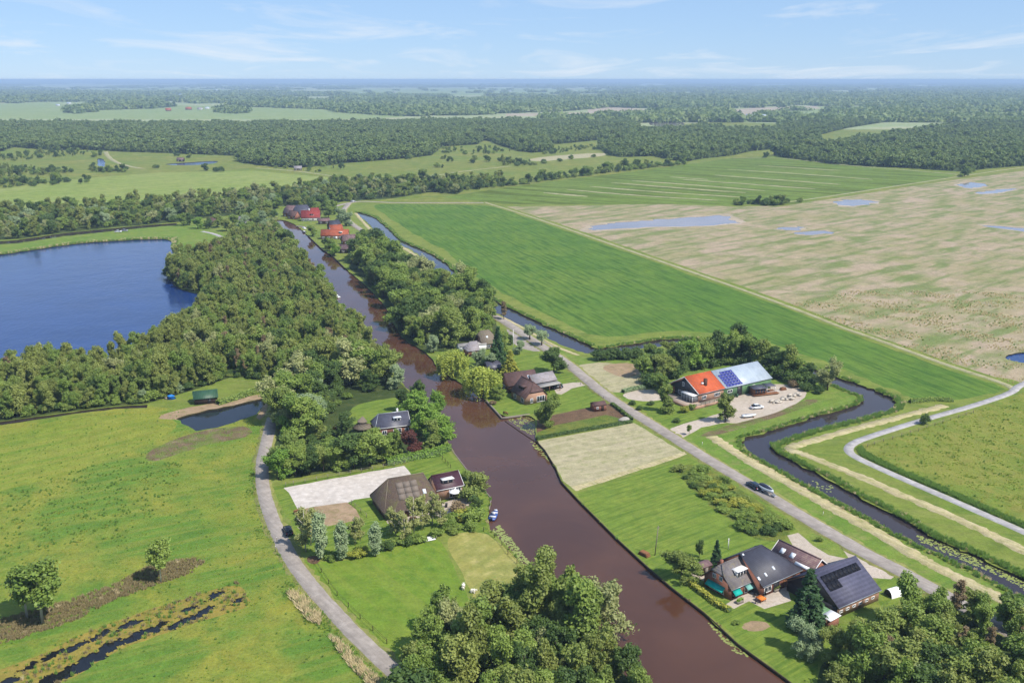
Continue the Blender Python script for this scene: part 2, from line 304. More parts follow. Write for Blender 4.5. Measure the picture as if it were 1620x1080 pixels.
REG = [
 ('near_land', 'meadow_mat', None, 0),
 ('olive_meadow', 'olive_meadow_mat', [(-700,300),(-700,205),(2400,205),(2400,285),(1620,300),(1300,318),(770,325),(560,322),(400,318),(0,345)], 0),
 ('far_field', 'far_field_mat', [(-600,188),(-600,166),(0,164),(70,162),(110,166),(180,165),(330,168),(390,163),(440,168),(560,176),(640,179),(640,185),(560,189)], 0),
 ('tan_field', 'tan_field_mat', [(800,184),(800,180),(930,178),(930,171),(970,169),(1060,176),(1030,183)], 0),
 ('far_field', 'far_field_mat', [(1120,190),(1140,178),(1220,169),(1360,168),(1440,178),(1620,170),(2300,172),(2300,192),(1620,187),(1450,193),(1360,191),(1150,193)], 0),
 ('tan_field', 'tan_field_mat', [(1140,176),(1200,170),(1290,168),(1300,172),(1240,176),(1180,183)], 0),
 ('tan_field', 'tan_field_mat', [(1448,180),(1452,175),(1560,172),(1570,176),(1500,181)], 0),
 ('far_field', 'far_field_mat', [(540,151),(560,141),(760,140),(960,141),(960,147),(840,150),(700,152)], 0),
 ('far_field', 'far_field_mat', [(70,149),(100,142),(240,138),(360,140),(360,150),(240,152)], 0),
 ('olive_meadow', 'olive_meadow_mat', [(1060,206),(1080,196),(1150,193),(1230,196),(1225,206),(1170,208),(1120,200)], 0),
 ('pale_marsh', 'mown_plot_mat', [(830,252),(880,246),(960,241),(960,247),(900,252),(850,256)], 1),
 ('left_field', 'left_field_mat', [(-700,352),(-700,306),(0,299),(60,290),(150,281),(250,273),(400,270),(520,281),(550,290),(500,295),(420,304),(300,317),(150,328),(0,337)], 0),
 ('striped_field', 'stripe_field_mat', [(700,312),(800,297),(900,284),(1030,268),(1160,250),(1230,247),(1320,258),(1515,275),(1500,281),(1300,313),(1260,323),(800,323)], 0),
 ('wood_floor', 'wood_floor_mat', WOOD_A, 0), ('wood_floor', 'wood_floor_mat', WOOD_B, 0), ('wood_floor', 'wood_floor_mat', WOOD_C, 0),
 ('wood_floor', 'wood_floor_mat', BELT, 0),
 ('reed_field', 'reed_field_mat', [(800,327),(930,325),(1060,323),(1160,327),(1240,326),(1300,317),(1500,286),(1620,270),(2400,255),(2400,650),(1900,640),(1700,632),(1640,614),(1605,601),(1576,595),(1500,572),(1437,549),(1374,527),(1250,480),(1100,427),(1000,393),(880,352)], 0),
 ('crop_field', 'big_field_mat', [(585,323),(640,323),(770,324),(800,333),(880,360),(1000,402),(1100,437),(1250,490),(1337,526),(1437,561),(1500,585),(1572,607),(1590,614),(1575,622),(1500,634),(1440,630),(1425,622),(1390,606),(1340,588),(1300,570),(1200,536),(1100,522),(1040,524),(952,536),(900,514),(840,486),(770,450),(738,428),(712,400),(680,384),(640,362),(610,340)], 1),
 ('lake_meadow', 'verge_mat', [(-600,470),(-600,410),(33,380),(100,371),(167,364),(233,358),(280,354),(320,356),(350,366),(362,380),(352,394),(320,404),(290,412),(285,400),(274,390),(276,377),(233,376),(167,380),(100,387)], 1),
 ('left_meadow', 'left_meadow_mat', [(-700,800),(0,670),(100,655),(180,645),(240,642),(300,650),(420,660),(425,690),(412,730),(410,780),(440,865),(470,915),(515,966),(560,1018),(640,1095),(900,1400),(-700,1400)], 0),
 ('yellow_meadow', 'yellow_meadow_mat', [(-700,840),(0,682),(110,662),(250,650),(290,672),(240,700),(160,732),(60,765),(-700,930)], 1),
 ('wood_floor', 'wood_floor_mat', WOOD_L, 0),
 ('wood_floor', 'wood_floor_mat', [(430,668),(440,625),(470,600),(540,575),(618,590),(650,622),(690,652),(706,690),(700,712),(640,722),(560,738),(490,752),(440,760),(432,730)], 1),
 ('wood_floor', 'wood_floor_mat', [(548,418),(565,400),(600,390),(622,402),(650,440),(690,450),(745,472),(785,500),(790,530),(745,548),(690,560),(640,545),(618,490),(575,445)], 1),
 ('wood_floor', 'wood_floor_mat', [(660,1040),(690,1010),(760,985),(825,945),(860,950),(960,1030),(1080,1150),(1200,1300),(640,1300),(640,1100)], 1),
 ('wood_floor', 'wood_floor_mat', [(1290,1060),(1330,1015),(1400,985),(1480,950),(1560,985),(1660,1010),(1900,1100),(1900,1400),(1420,1400),(1300,1110)], 1),
 ('lawn', 'lawn_mat', [(540,668),(560,640),(600,632),(650,625),(640,655),(600,680)], 1),
 ('lawn', 'lawn_mat', [(430,770),(450,765),(640,735),(705,712),(745,752),(772,790),(768,825),(775,845),(700,842),(640,850),(560,880),(490,880),(445,800)], 0),
 ('pasture', 'pasture_mat', [(470,880),(500,890),(560,885),(620,862),(690,848),(708,872),(730,920),(745,955),(720,1010),(640,1060),(600,1030),(560,985),(520,935)], 1),
 ('dry_paddock', 'dry_grass_mat', [(700,850),(745,838),(785,850),(835,905),(850,940),(800,960),(760,975),(745,935),(725,895)], 1),
 ('riding_arena', 'sand_mat', [(450,771),(640,736),(654,754),(600,785),(560,790),(540,800),(500,800),(473,806)], 0),
 ('paddock_soil', 'brown_sand_mat', [(468,812),(473,806),(500,801),(548,794),(562,806),(572,820),(545,826),(520,832),(500,828),(478,834)], 0),
 ('gravel_yard', 'gravel_mat', [(610,815),(640,812),(700,795),(745,780),(748,800),(700,815),(650,828),(612,830)], 1),
 ('verge', 'verge_mat', [(870,545),(905,562),(945,567),(1000,562),(1040,556),(1150,562),(1250,590),(1330,618),(1360,630),(1345,640),(1290,652),(1215,678),(1170,690),(1165,702),(1200,732),(1260,765),(1330,802),(1420,850),(1530,905),(1640,960),(1800,1050),(1740,1080),(1500,940),(1430,905),(1330,854),(1240,800),(1130,733),(1040,677),(950,622),(905,583),(850,552)], 0),
 ('garden', 'lawn_mat', [(768,632),(780,615),(800,590),(820,560),(870,560),(905,583),(950,615),(975,640),(838,656),(794,661)], 0),
 ('garden', 'lawn_mat', [(990,628),(1030,618),(1065,628),(1110,650),(1160,668),(1120,680),(1080,690),(1040,670),(1000,642)], 0),
 ('gravel_plot', 'mown_plot_mat', [(908,580),(925,575),(960,572),(1015,585),(1020,612),(985,622),(955,618),(925,597)], 1),
 ('dry_plot', 'brown_sand_mat', [(945,578),(1000,572),(1015,585),(1005,597),(975,596)], 1),
 ('soil_plot', 'soil_mat', [(850,664),(880,655),(965,638),(985,650),(1000,664),(940,676),(848,692)], 0),
 ('kitchen_garden', 'shrub_bed_mat', [(880,672),(960,656),(990,664),(1000,668),(848,696),(850,684)], 0),
 ('mown_plot', 'mown_plot_mat', [(849,698),(1004,669),(1086,718),(1060,728),(911,776),(890,760),(880,738)], 0),
 ('plot_edge', 'straw_mat', [(911,776),(1060,728),(1086,718),(1082,714),(1050,725),(905,770)], 0),
 ('lawn', 'lawn_mat', [(914,780),(1060,733),(1090,722),(1140,755),(1240,815),(1262,840),(1225,862),(1160,905),(1120,920),(1060,925),(1029,897),(976,848),(918,790)], 0),
 ('shrub_bed', 'shrub_bed_mat', [(1062,742),(1098,730),(1147,758),(1229,811),(1255,836),(1241,856),(1200,856),(1168,836),(1160,824),(1140,812),(1121,801),(1118,787),(1095,776),(1078,754)], 1),
 ('lawn', 'lawn_mat', [(1060,926),(1110,920),(1150,950),(1260,965),(1300,1010),(1290,1080),(1240,1068),(1170,1015),(1115,965)], 0),
 ('lawn', 'lawn_mat', [(1385,905),(1410,900),(1432,925),(1420,960),(1390,965)], 1),
 ('lawn_island', 'verge_mat', [(1270,848),(1295,840),(1320,855),(1345,872),(1345,884),(1310,878),(1285,862)], 1),
 ('gravel_yard', 'gravel_mat', [(1245,846),(1262,842),(1285,862),(1310,878),(1345,884),(1335,870),(1372,882),(1425,905),(1410,915),(1360,912),(1330,910),(1300,896),(1255,862)], 0),
 ('patio', 'gravel_mat', [(1150,955),(1200,925),(1245,925),(1250,950),(1210,962),(1185,950),(1160,962)], 0),
 ('patio', 'gravel_mat', [(1090,905),(1115,898),(1125,915),(1105,920)], 1),
 ('gravel_drive', 'gravel_mat', [(983,622),(1010,615),(1060,617),(1062,628),(1030,636),(992,632)], 1),
 ('gravel_yard', 'gravel_mat', [(1150,625),(1180,615),(1230,605),(1262,612),(1280,622),(1262,638),(1225,655),(1190,665),(1150,672),(1140,655),(1155,640)], 1),
 ('yard_edge', 'mud_patch_mat', [(1225,655),(1262,636),(1285,630),(1300,634),(1240,656),(1190,672),(1130,690),(1100,690),(1150,672)], 1),
 ('gravel_drive', 'gravel_mat', [(1052,684),(1062,677),(1080,670),(1105,664),(1138,654),(1150,668),(1110,676),(1088,688),(1074,698)], 0),
 ('gravel_drive', 'gravel_mat', [(875,610),(905,605),(928,604),(932,608),(905,614),(888,624),(880,622)], 0),
 ('yard', 'asphalt_mat', [(800,515),(820,520),(850,535),(880,548),(862,556),(835,555),(805,540)], 1),
 ('right_meadow', 'right_meadow_mat', [(1365,703),(1440,680),(1540,648),(1600,628),(1640,612),(1900,650),(2400,660),(2400,1200),(1900,960),(1630,838),(1563,808),(1500,780),(1437,753),(1390,732),(1360,716)], 0),
 ('brown_scrub', 'brown_scrub_mat', [(325,886),(300,902),(255,921),(180,946),(120,973),(40,1000),(-60,1032),(-60,1006),(0,986),(70,968),(130,956),(180,934),(235,905),(290,888)], 1),
 ('mud_flat', 'mud_patch_mat', [(225,720),(270,695),(330,678),(395,672),(400,690),(340,700),(290,715),(240,732)], 1),
 ('soil_plot', 'soil_mat', [(485,880),(505,878),(508,890),(490,893)], 1),
 ('soil_plot', 'brown_sand_mat', [(1172,988),(1190,980),(1215,984),(1220,994),(1195,998),(1178,996)], 1),
 ('pond_shore', 'brown_sand_mat', [(250,662),(254,656),(300,644),(360,633),(425,621),(434,627),(430,648),(412,664),(404,660),(414,645),(419,632),(380,640),(330,650),(282,664)], 0),
 ('marsh_bed', 'algae_mat', [(375,920),(392,940),(399,958),(326,980),(261,1000),(175,1032),(110,1078),(0,1100),(-200,1150),(-200,1120),(41,1047),(122,1006),(204,974),(285,949)], 1),
]
_r = random.Random(9); MARSH = []
for cx, cy_, rx, ry in [(322,968,26,7),(285,984,24,8),(250,992,22,8),(215,1006,30,10),(175,1022,30,11),(140,1045,34,14),(105,1066,34,12),(70,1080,30,10),(200,990,24,5),(160,1004,24,6),(120,1022,24,6),(80,1038,22,6),(45,1054,22,6),(338,942,17,6),(375,950,12,5),(300,962,14,4),(10,1080,24,8)]:
    MARSH.append(('marsh_pool', 'pool_mat', [(cx+math.cos(.52*k)*rx*_r.uniform(.55, 1.2)+math.sin(.52*k)*0, cy_-math.cos(.52*k)*rx*.38+math.sin(.52*k)*ry*_r.uniform(.5, 1.2)) for k in range(12)], 1))
WATER = [
 ('canal', 'canal_mat', CANAL_R+CANAL_L, 1), ('ring_canal', 'ring_canal_mat', RING_R+RING_L, 1), ('lake', 'lake_mat', LAKE, 1),
 ('pond', 'pool_mat', [(276,662),(300,655),(330,648),(380,638),(420,629),(419,640),(405,655),(380,665),(345,676),(312,681),(296,674)], 0),
 ('ditch', 'ring_canal_mat', [(-300,700),(0,667),(100,653),(180,643),(233,640),(233,644),(180,647),(100,657),(0,672),(-300,708)], 0),
 ('ditch', 'ring_canal_mat', [(-300,405),(33,379),(100,369),(167,362),(233,356),(280,353),(280,356),(233,360),(167,367),(100,374),(33,384),(-300,412)], 0),
 ] + MARSH + [
 ('puddle', 'puddle_mat', [(928,360),(960,352),(1050,347),(1120,342),(1150,340),(1155,347),(1175,352),(1120,357),(1050,358),(985,361),(940,366)], 1),
 ('puddle', 'puddle_mat', [(1320,320),(1345,315),(1385,317),(1390,321),(1350,326),(1325,325)], 1),
 ('puddle', 'puddle_mat', [(1508,292),(1540,287),(1567,294),(1530,299)], 1), ('puddle', 'puddle_mat', [(1535,306),(1590,298),(1612,298),(1600,303),(1560,307)], 1),
 ('puddle', 'puddle_mat', [(1225,360),(1280,358),(1270,364),(1230,364)], 1), ('puddle', 'puddle_mat', [(1545,355),(1620,360),(1700,366),(1700,372),(1600,365)], 1),
 ('puddle', 'puddle_mat', [(1255,368),(1310,365),(1320,369),(1270,372)], 1), ('pond', 'lake_mat', [(1586,566),(1600,558),(1640,556),(1660,570),(1620,576)], 1),
 ('pond', 'lake_mat', [(153,250),(166,252),(167,264),(155,264)], 1), ('pond', 'lake_mat', [(253,260),(300,257),(350,254),(335,260),(287,262)], 1),
 ('far_lake', 'puddle_mat', [(320,196),(330,193),(377,192),(372,196)], 1), ('far_lake', 'puddle_mat', [(1023,197),(1035,191),(1080,192),(1085,200),(1047,202)], 1),
]
def build_ground():
    polys = []
    def addp(name, mat, L, water):
        polys.append((name, mat, np.array(L), water))
    addp('ground', 'farmland_mat', [(-60000,-1500),(60000,-1500),(60000,90000),(-60000,90000)], False)
    addp('ground', 'farmland_mat', [(-7000,-1000),(7000,-1000),(7000,9000),(-7000,9000)], False)
    addp('near_land', 'meadow_mat', [(-1900,-800),(1900,-800),(1900,1600),(-1900,1600)], False)
    for i, (nm, mt, L, smooth) in enumerate(REG):
        if L is None: continue
        W = PP(L); W = chaikin(W, 2) if smooth else W
        far = max(q[1] for q in W)
        if far < 500: W = wobble(W, 3.0, 0.22, i)
        elif far < 1500: W = wobble(W, 12.0, 1.0, i)
        addp(nm, mt, W, False)
    for i, (nm, mt, L, smooth) in enumerate(WATER):
        if nm == 'puddle':      # wet muddy margin
            W = PP(L); cx = sum(q[0] for q in W)/len(W); cy_ = sum(q[1] for q in W)/len(W)
            addp('mud_margin', 'tan_field_mat', wobble(chaikin([(cx+(a-cx)*1.12, cy_+(b-cy_)*1.25) for a, b in W], 2), 6, 2.6, 300+i), False)
    for i, (nm, mt, L, smooth) in enumerate(WATER):
        W = PP(L); W = chaikin(W, 2) if smooth else W
        far = max(q[1] for q in W)
        W = wobble(W, 4 if nm == 'puddle' else 2.5 if far < 900 else 10, 0.25 if nm in ('canal',) else (0.45 if far < 500 else (3.4 if nm == 'puddle' else 0.8)), 100+i)
        addp(nm, mt, W, True)
    verts = []; edges = []
    for nm, mt, W, wt in polys:
        o = len(verts); n = len(W); verts += [Vector((float(a), float(b))) for a, b in W]; edges += [(o+i, o+(i+1) % n) for i in range(n)]
    vo, eo, fo, _, _, _ = delaunay_2d_cdt(verts, edges, [], 0, 0.01)
    V = np.array([(v.x, v.y) for v in vo]); F = np.array([f for f in fo if len(f) == 3], dtype=np.int32)
    C = V[F].mean(axis=1); cls = np.full(len(F), -1, dtype=np.int32)
    for k, (nm, mt, W, wt) in enumerate(polys):
        lo, hi = W.min(0), W.max(0); cand = np.where((C[:,0] >= lo[0]) & (C[:,0] <= hi[0]) & (C[:,1] >= lo[1]) & (C[:,1] <= hi[1]))[0]
        if len(cand) == 0: continue
        x, y = C[cand,0], C[cand,1]; ins = np.zeros(len(cand), bool)
        x1, y1 = W[:,0], W[:,1]; x2, y2 = np.roll(x1, -1), np.roll(y1, -1)
        for a in range(len(W)):
            if y1[a] == y2[a]: continue
            m = ((y1[a] > y) != (y2[a] > y)) & (x < (x2[a]-x1[a])*(y-y1[a])/(y2[a]-y1[a])+x1[a]); ins ^= m
        cls[cand[ins]] = k
    # merge by (name, material) for land, separate objects for each piece of water
    WLS = dict(puddle=-0.06, far_lake=-0.1, marsh_pool=-0.12)
    for k, (nm, mt, W, wt) in enumerate(polys):
        sel = F[cls == k]
        if len(sel) == 0: continue
        u, inv = np.unique(sel.ravel(), return_inverse=True)
        z = WLS.get(nm, -0.45) if wt else 0.0
        co = np.column_stack((V[u], np.full(len(u), z)))
        me = mesh_np(nm, co, inv, np.full(len(sel), 3), [MATS[mt]])
        bm = bmesh.new(); bm.from_mesh(me)
        for f in bm.faces:
            if f.normal.z < 0: f.normal_flip()
        bm.to_mesh(me); bm.free()
        tag(ob(nm, me), kind='structure')
    # banks: vertical faces where water meets land
    isw = np.array([p[3] for p in polys]); edge = {}
    for fi, f in enumerate(F):
        if cls[fi] < 0: continue
        for a, b in ((f[0], f[1]), (f[1], f[2]), (f[2], f[0])): edge.setdefault((min(a, b), max(a, b)), []).append(fi)
    BV = []; BF = []
    for (a, b), fs in edge.items():
        if len(fs) == 2 and isw[cls[fs[0]]] != isw[cls[fs[1]]]:
            o = len(BV); BV += [(V[a][0], V[a][1], 0.0), (V[b][0], V[b][1], 0.0), (V[b][0], V[b][1], -0.7), (V[a][0], V[a][1], -0.7)]; BF.append((o, o+1, o+2, o+3))
    tag(ob('bank', mesh_py('bank', BV, BF, MATS['bank_mat'])), kind='structure')
build_ground()

# ------------------------------------------------------------------ roads, paths and strips (slabs lying on the ground)
def smooth_line(L, it=3): return chaikin(L, it, False)
def resample(L, step):
    R = [L[0]]
    for a, b in zip(L, L[1:]):
        d = math.hypot(b[0]-a[0], b[1]-a[1]); m = max(1, int(d/step))
        R += [(a[0]+(b[0]-a[0])*k/m, a[1]+(b[1]-a[1])*k/m) for k in range(1, m+1)]
    return R
def offset_pts(W, i):
    a = W[max(i-1, 0)]; b = W[min(i+1, len(W)-1)]; dx, dy = b[0]-a[0], b[1]-a[1]; l = math.hypot(dx, dy) or 1
    return -dy/l, dx/l
def ribbon(name, mat, L, width, z=0.06, jit=0.0, kind='structure', step=3.0, seed=1, world=False, taper=False):
    r = random.Random(seed); W = resample(smooth_line(L if world else PP(L)), step); V = []; F = []
    for i, (x, y) in enumerate(W):
        nx, ny = offset_pts(W, i)
        t = i/(len(W)-1); k = math.sin(math.pi*min(max(t, .02), .98))**0.5 if taper else 1
        a = width/2*k*(1+r.uniform(-jit, jit)); b = width/2*k*(1+r.uniform(-jit, jit))
        V += [(x+nx*(a+.1), y+ny*(a+.1), -0.1), (x+nx*a, y+ny*a, z), (x-nx*b, y-ny*b, z), (x-nx*(b+.1), y-ny*(b+.1), -0.1)]
    for i in range(len(W)-1):
        o = 4*i
        for k in range(3): F.append((o+k, o+k+1, o+k+5, o+k+4))
    return tag(ob(name, mesh_py(name, V, [f[::-1] for f in F], MATS[mat])), kind=kind)
ROAD_L = [(470,590),(448,625),(430,662),(424,690),(416,722),(414,745),(416,775),(428,815),(445,855),(464,890),(494,930),(530,970),(568,1010),(628,1066),(700,1140),(820,1260),(1200,1650)]
ROAD_R = [(552,322),(540,335),(552,352),(585,372),(620,397),(643,417),(658,444),(690,462),(740,482),(790,503),(830,530),(870,556),(904,579),(951,620),(990,646),(1040,676),(1087,706),(1129,732),(1185,765),(1241,800),(1280,823),(1332,854),(1384,883),(1433,907),(1500,945),(1600,1000),(1760,1095),(2300,1420)]
ribbon('road', 'asphalt_mat', ROAD_L, 3.4, 0.06, 0.05, step=1.0)
ribbon('verge', 'verge_dry_mat', ROAD_L, 5.0, 0.03, 0.22, step=1.0)
ribbon('road', 'asphalt_mat', ROAD_R, 4.2, 0.06, 0.05, step=1.0)
ribbon('verge', 'verge_dry_mat', ROAD_R, 5.8, 0.03, 0.2, step=1.0)
ribbon('road', 'asphalt_mat', [(527,327),(551,321),(571,318),(620,321),(700,321),(765,321)], 4.0, 0.055)
ribbon('path', 'path_mat', [(1640,598),(1608,612),(1604,619),(1579,629),(1532,644),(1481,658),(1437,671),(1374,691),(1350,700),(1340,710),(1349,721),(1390,740),(1437,761),(1500,788),(1563,816),(1620,841),(1800,925)], 2.6, 0.055)
ribbon('track', 'track_mat', [(1604,617),(1598,611),(1576,602),(1500,578),(1437,555),(1374,532),(1337,520),(1250,485),(1100,432),(1000,398),(880,356),(800,330),(775,323),(768,320)], 2.6, 0.05, 0.15)
ribbon('track', 'track_mat', [(1230,321),(1270,317),(1400,297),(1500,282),(1620,264),(1900,230)], 3.0, 0.06, 0.15)
ribbon('track', 'track_mat', [(1160,250),(1240,250),(1320,260),(1420,268),(1515,276)], 4.0, 0.06, 0.2)
ribbon('track', 'track_mat', [(167,240),(170,247),(180,255),(200,263),(227,267)], 6.0, 0.08)
ribbon('track', 'track_mat', [(405,266),(467,270),(540,281),(620,283),(673,280),(740,270),(807,263)], 4.0, 0.08, 0.2)
ribbon('track', 'path_mat', [(320,366),(340,370),(356,378),(363,386),(358,396)], 3.0, 0.06)
ribbon('straw_strip', 'straw_mat', [(1125,690),(1150,706),(1181,727),(1246,762),(1290,788),(1340,816),(1385,840),(1451,880),(1484,898),(1545,927),(1592,950),(1660,984),(1760,1040)], 3.6, 0.045, 0.25, step=1.2)
ribbon('straw_strip', 'straw_mat', [(1495,641),(1420,660),(1337,682),(1285,697),(1252,706),(1248,711),(1275,719),(1324,739),(1376,759),(1437,788),(1516,820),(1579,851),(1660,890),(1760,940)], 3.2, 0.045, 0.3, step=1.2)
ribbon('straw_strip', 'straw_mat', [(562,337),(575,352),(600,378),(640,392),(668,412),(690,436)], 2.4, 0.045, 0.3)
ribbon('straw_strip', 'straw_mat', [(795,502),(830,520),(880,549),(915,562)], 1.6, 0.045, 0.3)
for i, L in enumerate([[(860,305),(930,311)],[(897,300),(1000,309),(1135,317)],[(933,295),(1040,304),(1175,312)],[(967,289),(1080,298),(1180,305)],[(1000,286),(1090,292),(1210,302)],[(1080,284),(1180,291),(1290,299)],[(1130,277),(1210,283),(1330,292)],[(1150,268),(1280,276),(1380,284)],[(1060,280),(1120,284)],[(1200,262),(1330,270)]]):
    ribbon('dry_strip', 'mown_plot_mat', L, 5.0, 0.06, 0.55, step=6, seed=i, taper=True)
# ------------------------------------------------------------------ buildings
KB = 0.64
def brick_mat(name, c1, c2, c3):
    t = NT(name); p = t.obj(); b = t.n('ShaderNodeTexBrick'); b.inputs['Scale'].default_value = 1.0
    b.inputs['Brick Width'].default_value = 0.45; b.inputs['Row Height'].default_value = 0.16; b.inputs['Mortar Size'].default_value = 0.02
    b.inputs['Color1'].default_value = c1; b.inputs['Color2'].default_value = c2; b.inputs['Mortar'].default_value = c3
    sx = t.n('ShaderNodeSeparateXYZ'); t.l(p, sx.inputs[0]); cb = t.n('ShaderNodeCombineXYZ'); t.l(t.math('ADD', sx.outputs[0], sx.outputs[1]), cb.inputs[0]); t.l(sx.outputs[2], cb.inputs[1]); t.l(cb.outputs[0], b.inputs['Vector'])
    col = t.mix(t.ramp(t.noise(p, 0.8, 4), 0.3, 0.7), b.outputs[0], t.mix(0.5, b.outputs[0], c2)); t.bsdf(col, 0.9, 0.2); return t.m
brick_mat('red_brick', lin(172,108,84,KB), lin(150,88,70,KB), lin(170,150,135,KB))
brick_mat('pale_brick', lin(196,150,122,KB), lin(182,134,108,KB), lin(200,185,170,KB))
brick_mat('dark_brick', lin(110,72,58,KB), lin(92,60,50,KB), lin(120,105,95,KB))
roof_mat('grey_tile', lin(142,134,134,KB), lin(122,116,118,KB), 0.3, 'x', 0.04, lin(150,140,112,KB))
roof_mat('dark_tile', lin(76,76,90,KB), lin(66,66,80,KB), 0.33, 'x', 0.05, None, 0.5, 0.5)
roof_mat('barn_sheet', lin(98,98,122,KB), lin(88,88,110,KB), 0.5, 'z', 0.04, None, 0.65, 0.25)
roof_mat('old_tile', lin(138,110,112,KB), lin(112,88,92,KB), 0.3, 'x', 0.05, lin(160,140,128,KB))
roof_mat('orange_tile', lin(226,110,64,KB), lin(202,92,52,KB), 0.3, 'x', 0.06, lin(196,104,74,KB))
roof_mat('worn_orange_tile', lin(196,104,70,KB), lin(166,86,62,KB), 0.3, 'x', 0.06, lin(150,96,78,KB))
roof_mat('red_tile', lin(168,70,66,KB), lin(142,58,56,KB), 0.3, 'x', 0.05)
roof_mat('maroon_tile', lin(84,46,58,KB), lin(70,38,50,KB), 0.3, 'x', 0.04, None, 0.5, 0.5)
roof_mat('brown_tile', lin(112,84,80,KB), lin(94,72,70,KB), 0.3, 'x', 0.05)
roof_mat('slate', lin(92,92,108,KB), lin(80,80,96,KB), 0.3, 'z', 0.03, None, 0.5, 0.5)
roof_mat('metal_sheet', lin(196,208,222,KB), lin(182,196,212,KB), 0.6, 'x', 0.05, None, 0.4, 0.5)
roof_mat('cement_sheet', lin(176,168,172,KB), lin(156,150,154,KB), 0.5, 'x', 0.05, lin(150,138,128,KB))
roof_mat('green_sheet', lin(62,100,74,KB), lin(54,90,66,KB), 0.5, 'x', 0.04, None, 0.5, 0.4)
roof_mat('green_clad', lin(118,158,112,KB), lin(108,148,104,KB), 0.5, 'x', 0.03, None, 0.5, 0.4)
def thatch_mat(name, c1, c2, moss):
    t = NT(name); p = t.obj(); q = t.mapping(p, 0, (1.0, 1.0, 0.25))
    col = t.mix(t.ramp(t.noise(q, 4.0, 5, 0.7), 0.35, 0.65), c1, c2); col = t.mix(t.ramp(t.noise(p, 0.35, 6, 0.7, 0.6), 0.5, 0.68), col, moss)
    t.bsdf(col, 0.95, 0.1, 0, t.bump(t.noise(q, 6.0, 4, 0.7), 0.9, 0.15)); return t.m
thatch_mat('thatch', lin(128,110,98,KB), lin(102,88,80,KB), lin(124,118,84,KB))
thatch_mat('grey_thatch', lin(150,138,122,KB), lin(128,116,104,KB), lin(136,130,104,KB))
plain('white_paint', lin(238,236,236,0.8), 0.5, 0.4, 0, 0.06)
plain('black_paint', lin(44,44,48,0.8), 0.5, 0.4, 0, 0.15)  # also colours the panels that paint shade on left gables
plain('dark_wood', lin(72,58,50,KB), 0.8, 0.2, 0, 0.3, 3)
plain('brown_wood', lin(150,104,74,KB), 0.8, 0.2, 0, 0.3, 3)
plain('grey_wood', lin(150,140,130,KB), 0.85, 0.2, 0, 0.3, 3)
plain('teal_awning', lin(24,172,160,0.8), 0.7, 0.2, 0, 0.12, 2)
plain('pale_awning', lin(122,180,172,0.8), 0.7, 0.2, 0, 0.15, 2)
plain('concrete', lin(184,178,170,KB), 0.9, 0.2, 0, 0.2, 1.5)
plain('lead_flat', lin(176,172,168,KB), 0.8, 0.2, 0, 0.2, 1)
plain('solar_black', lin(26,26,34,0.9), 0.6, 0.15, 0, 0.1, 2)
plain('solar_blue', lin(62,66,150,0.8), 0.25, 0.5, 0, 0.2, 2)
plain('zinc', lin(170,176,184,0.7), 0.4, 0.5, 0.4, 0.15)
plain('skylight', lin(226,232,240,0.8), 0.15, 0.6, 0, 0.08)
plain('glass_panel', lin(128,130,134,0.6), 0.3, 0.5, 0, 0.3)
plain('roof_glass', lin(140,128,118,0.62), 0.8, 0.1, 0, 0.3, 1.5)
plain('orange_cloth', lin(224,128,56,0.8), 0.8, 0.2, 0, 0.12)
plain('stone', lin(206,196,182,0.75), 0.9, 0.2, 0, 0.3, 3)
plain('white_sheet', lin(240,240,244,0.85), 0.5, 0.3, 0, 0.05)
t_ = NT('window_glass'); t_.bsdf(lin(46,54,66,0.8), 0.05, 0.6)
M = MATS
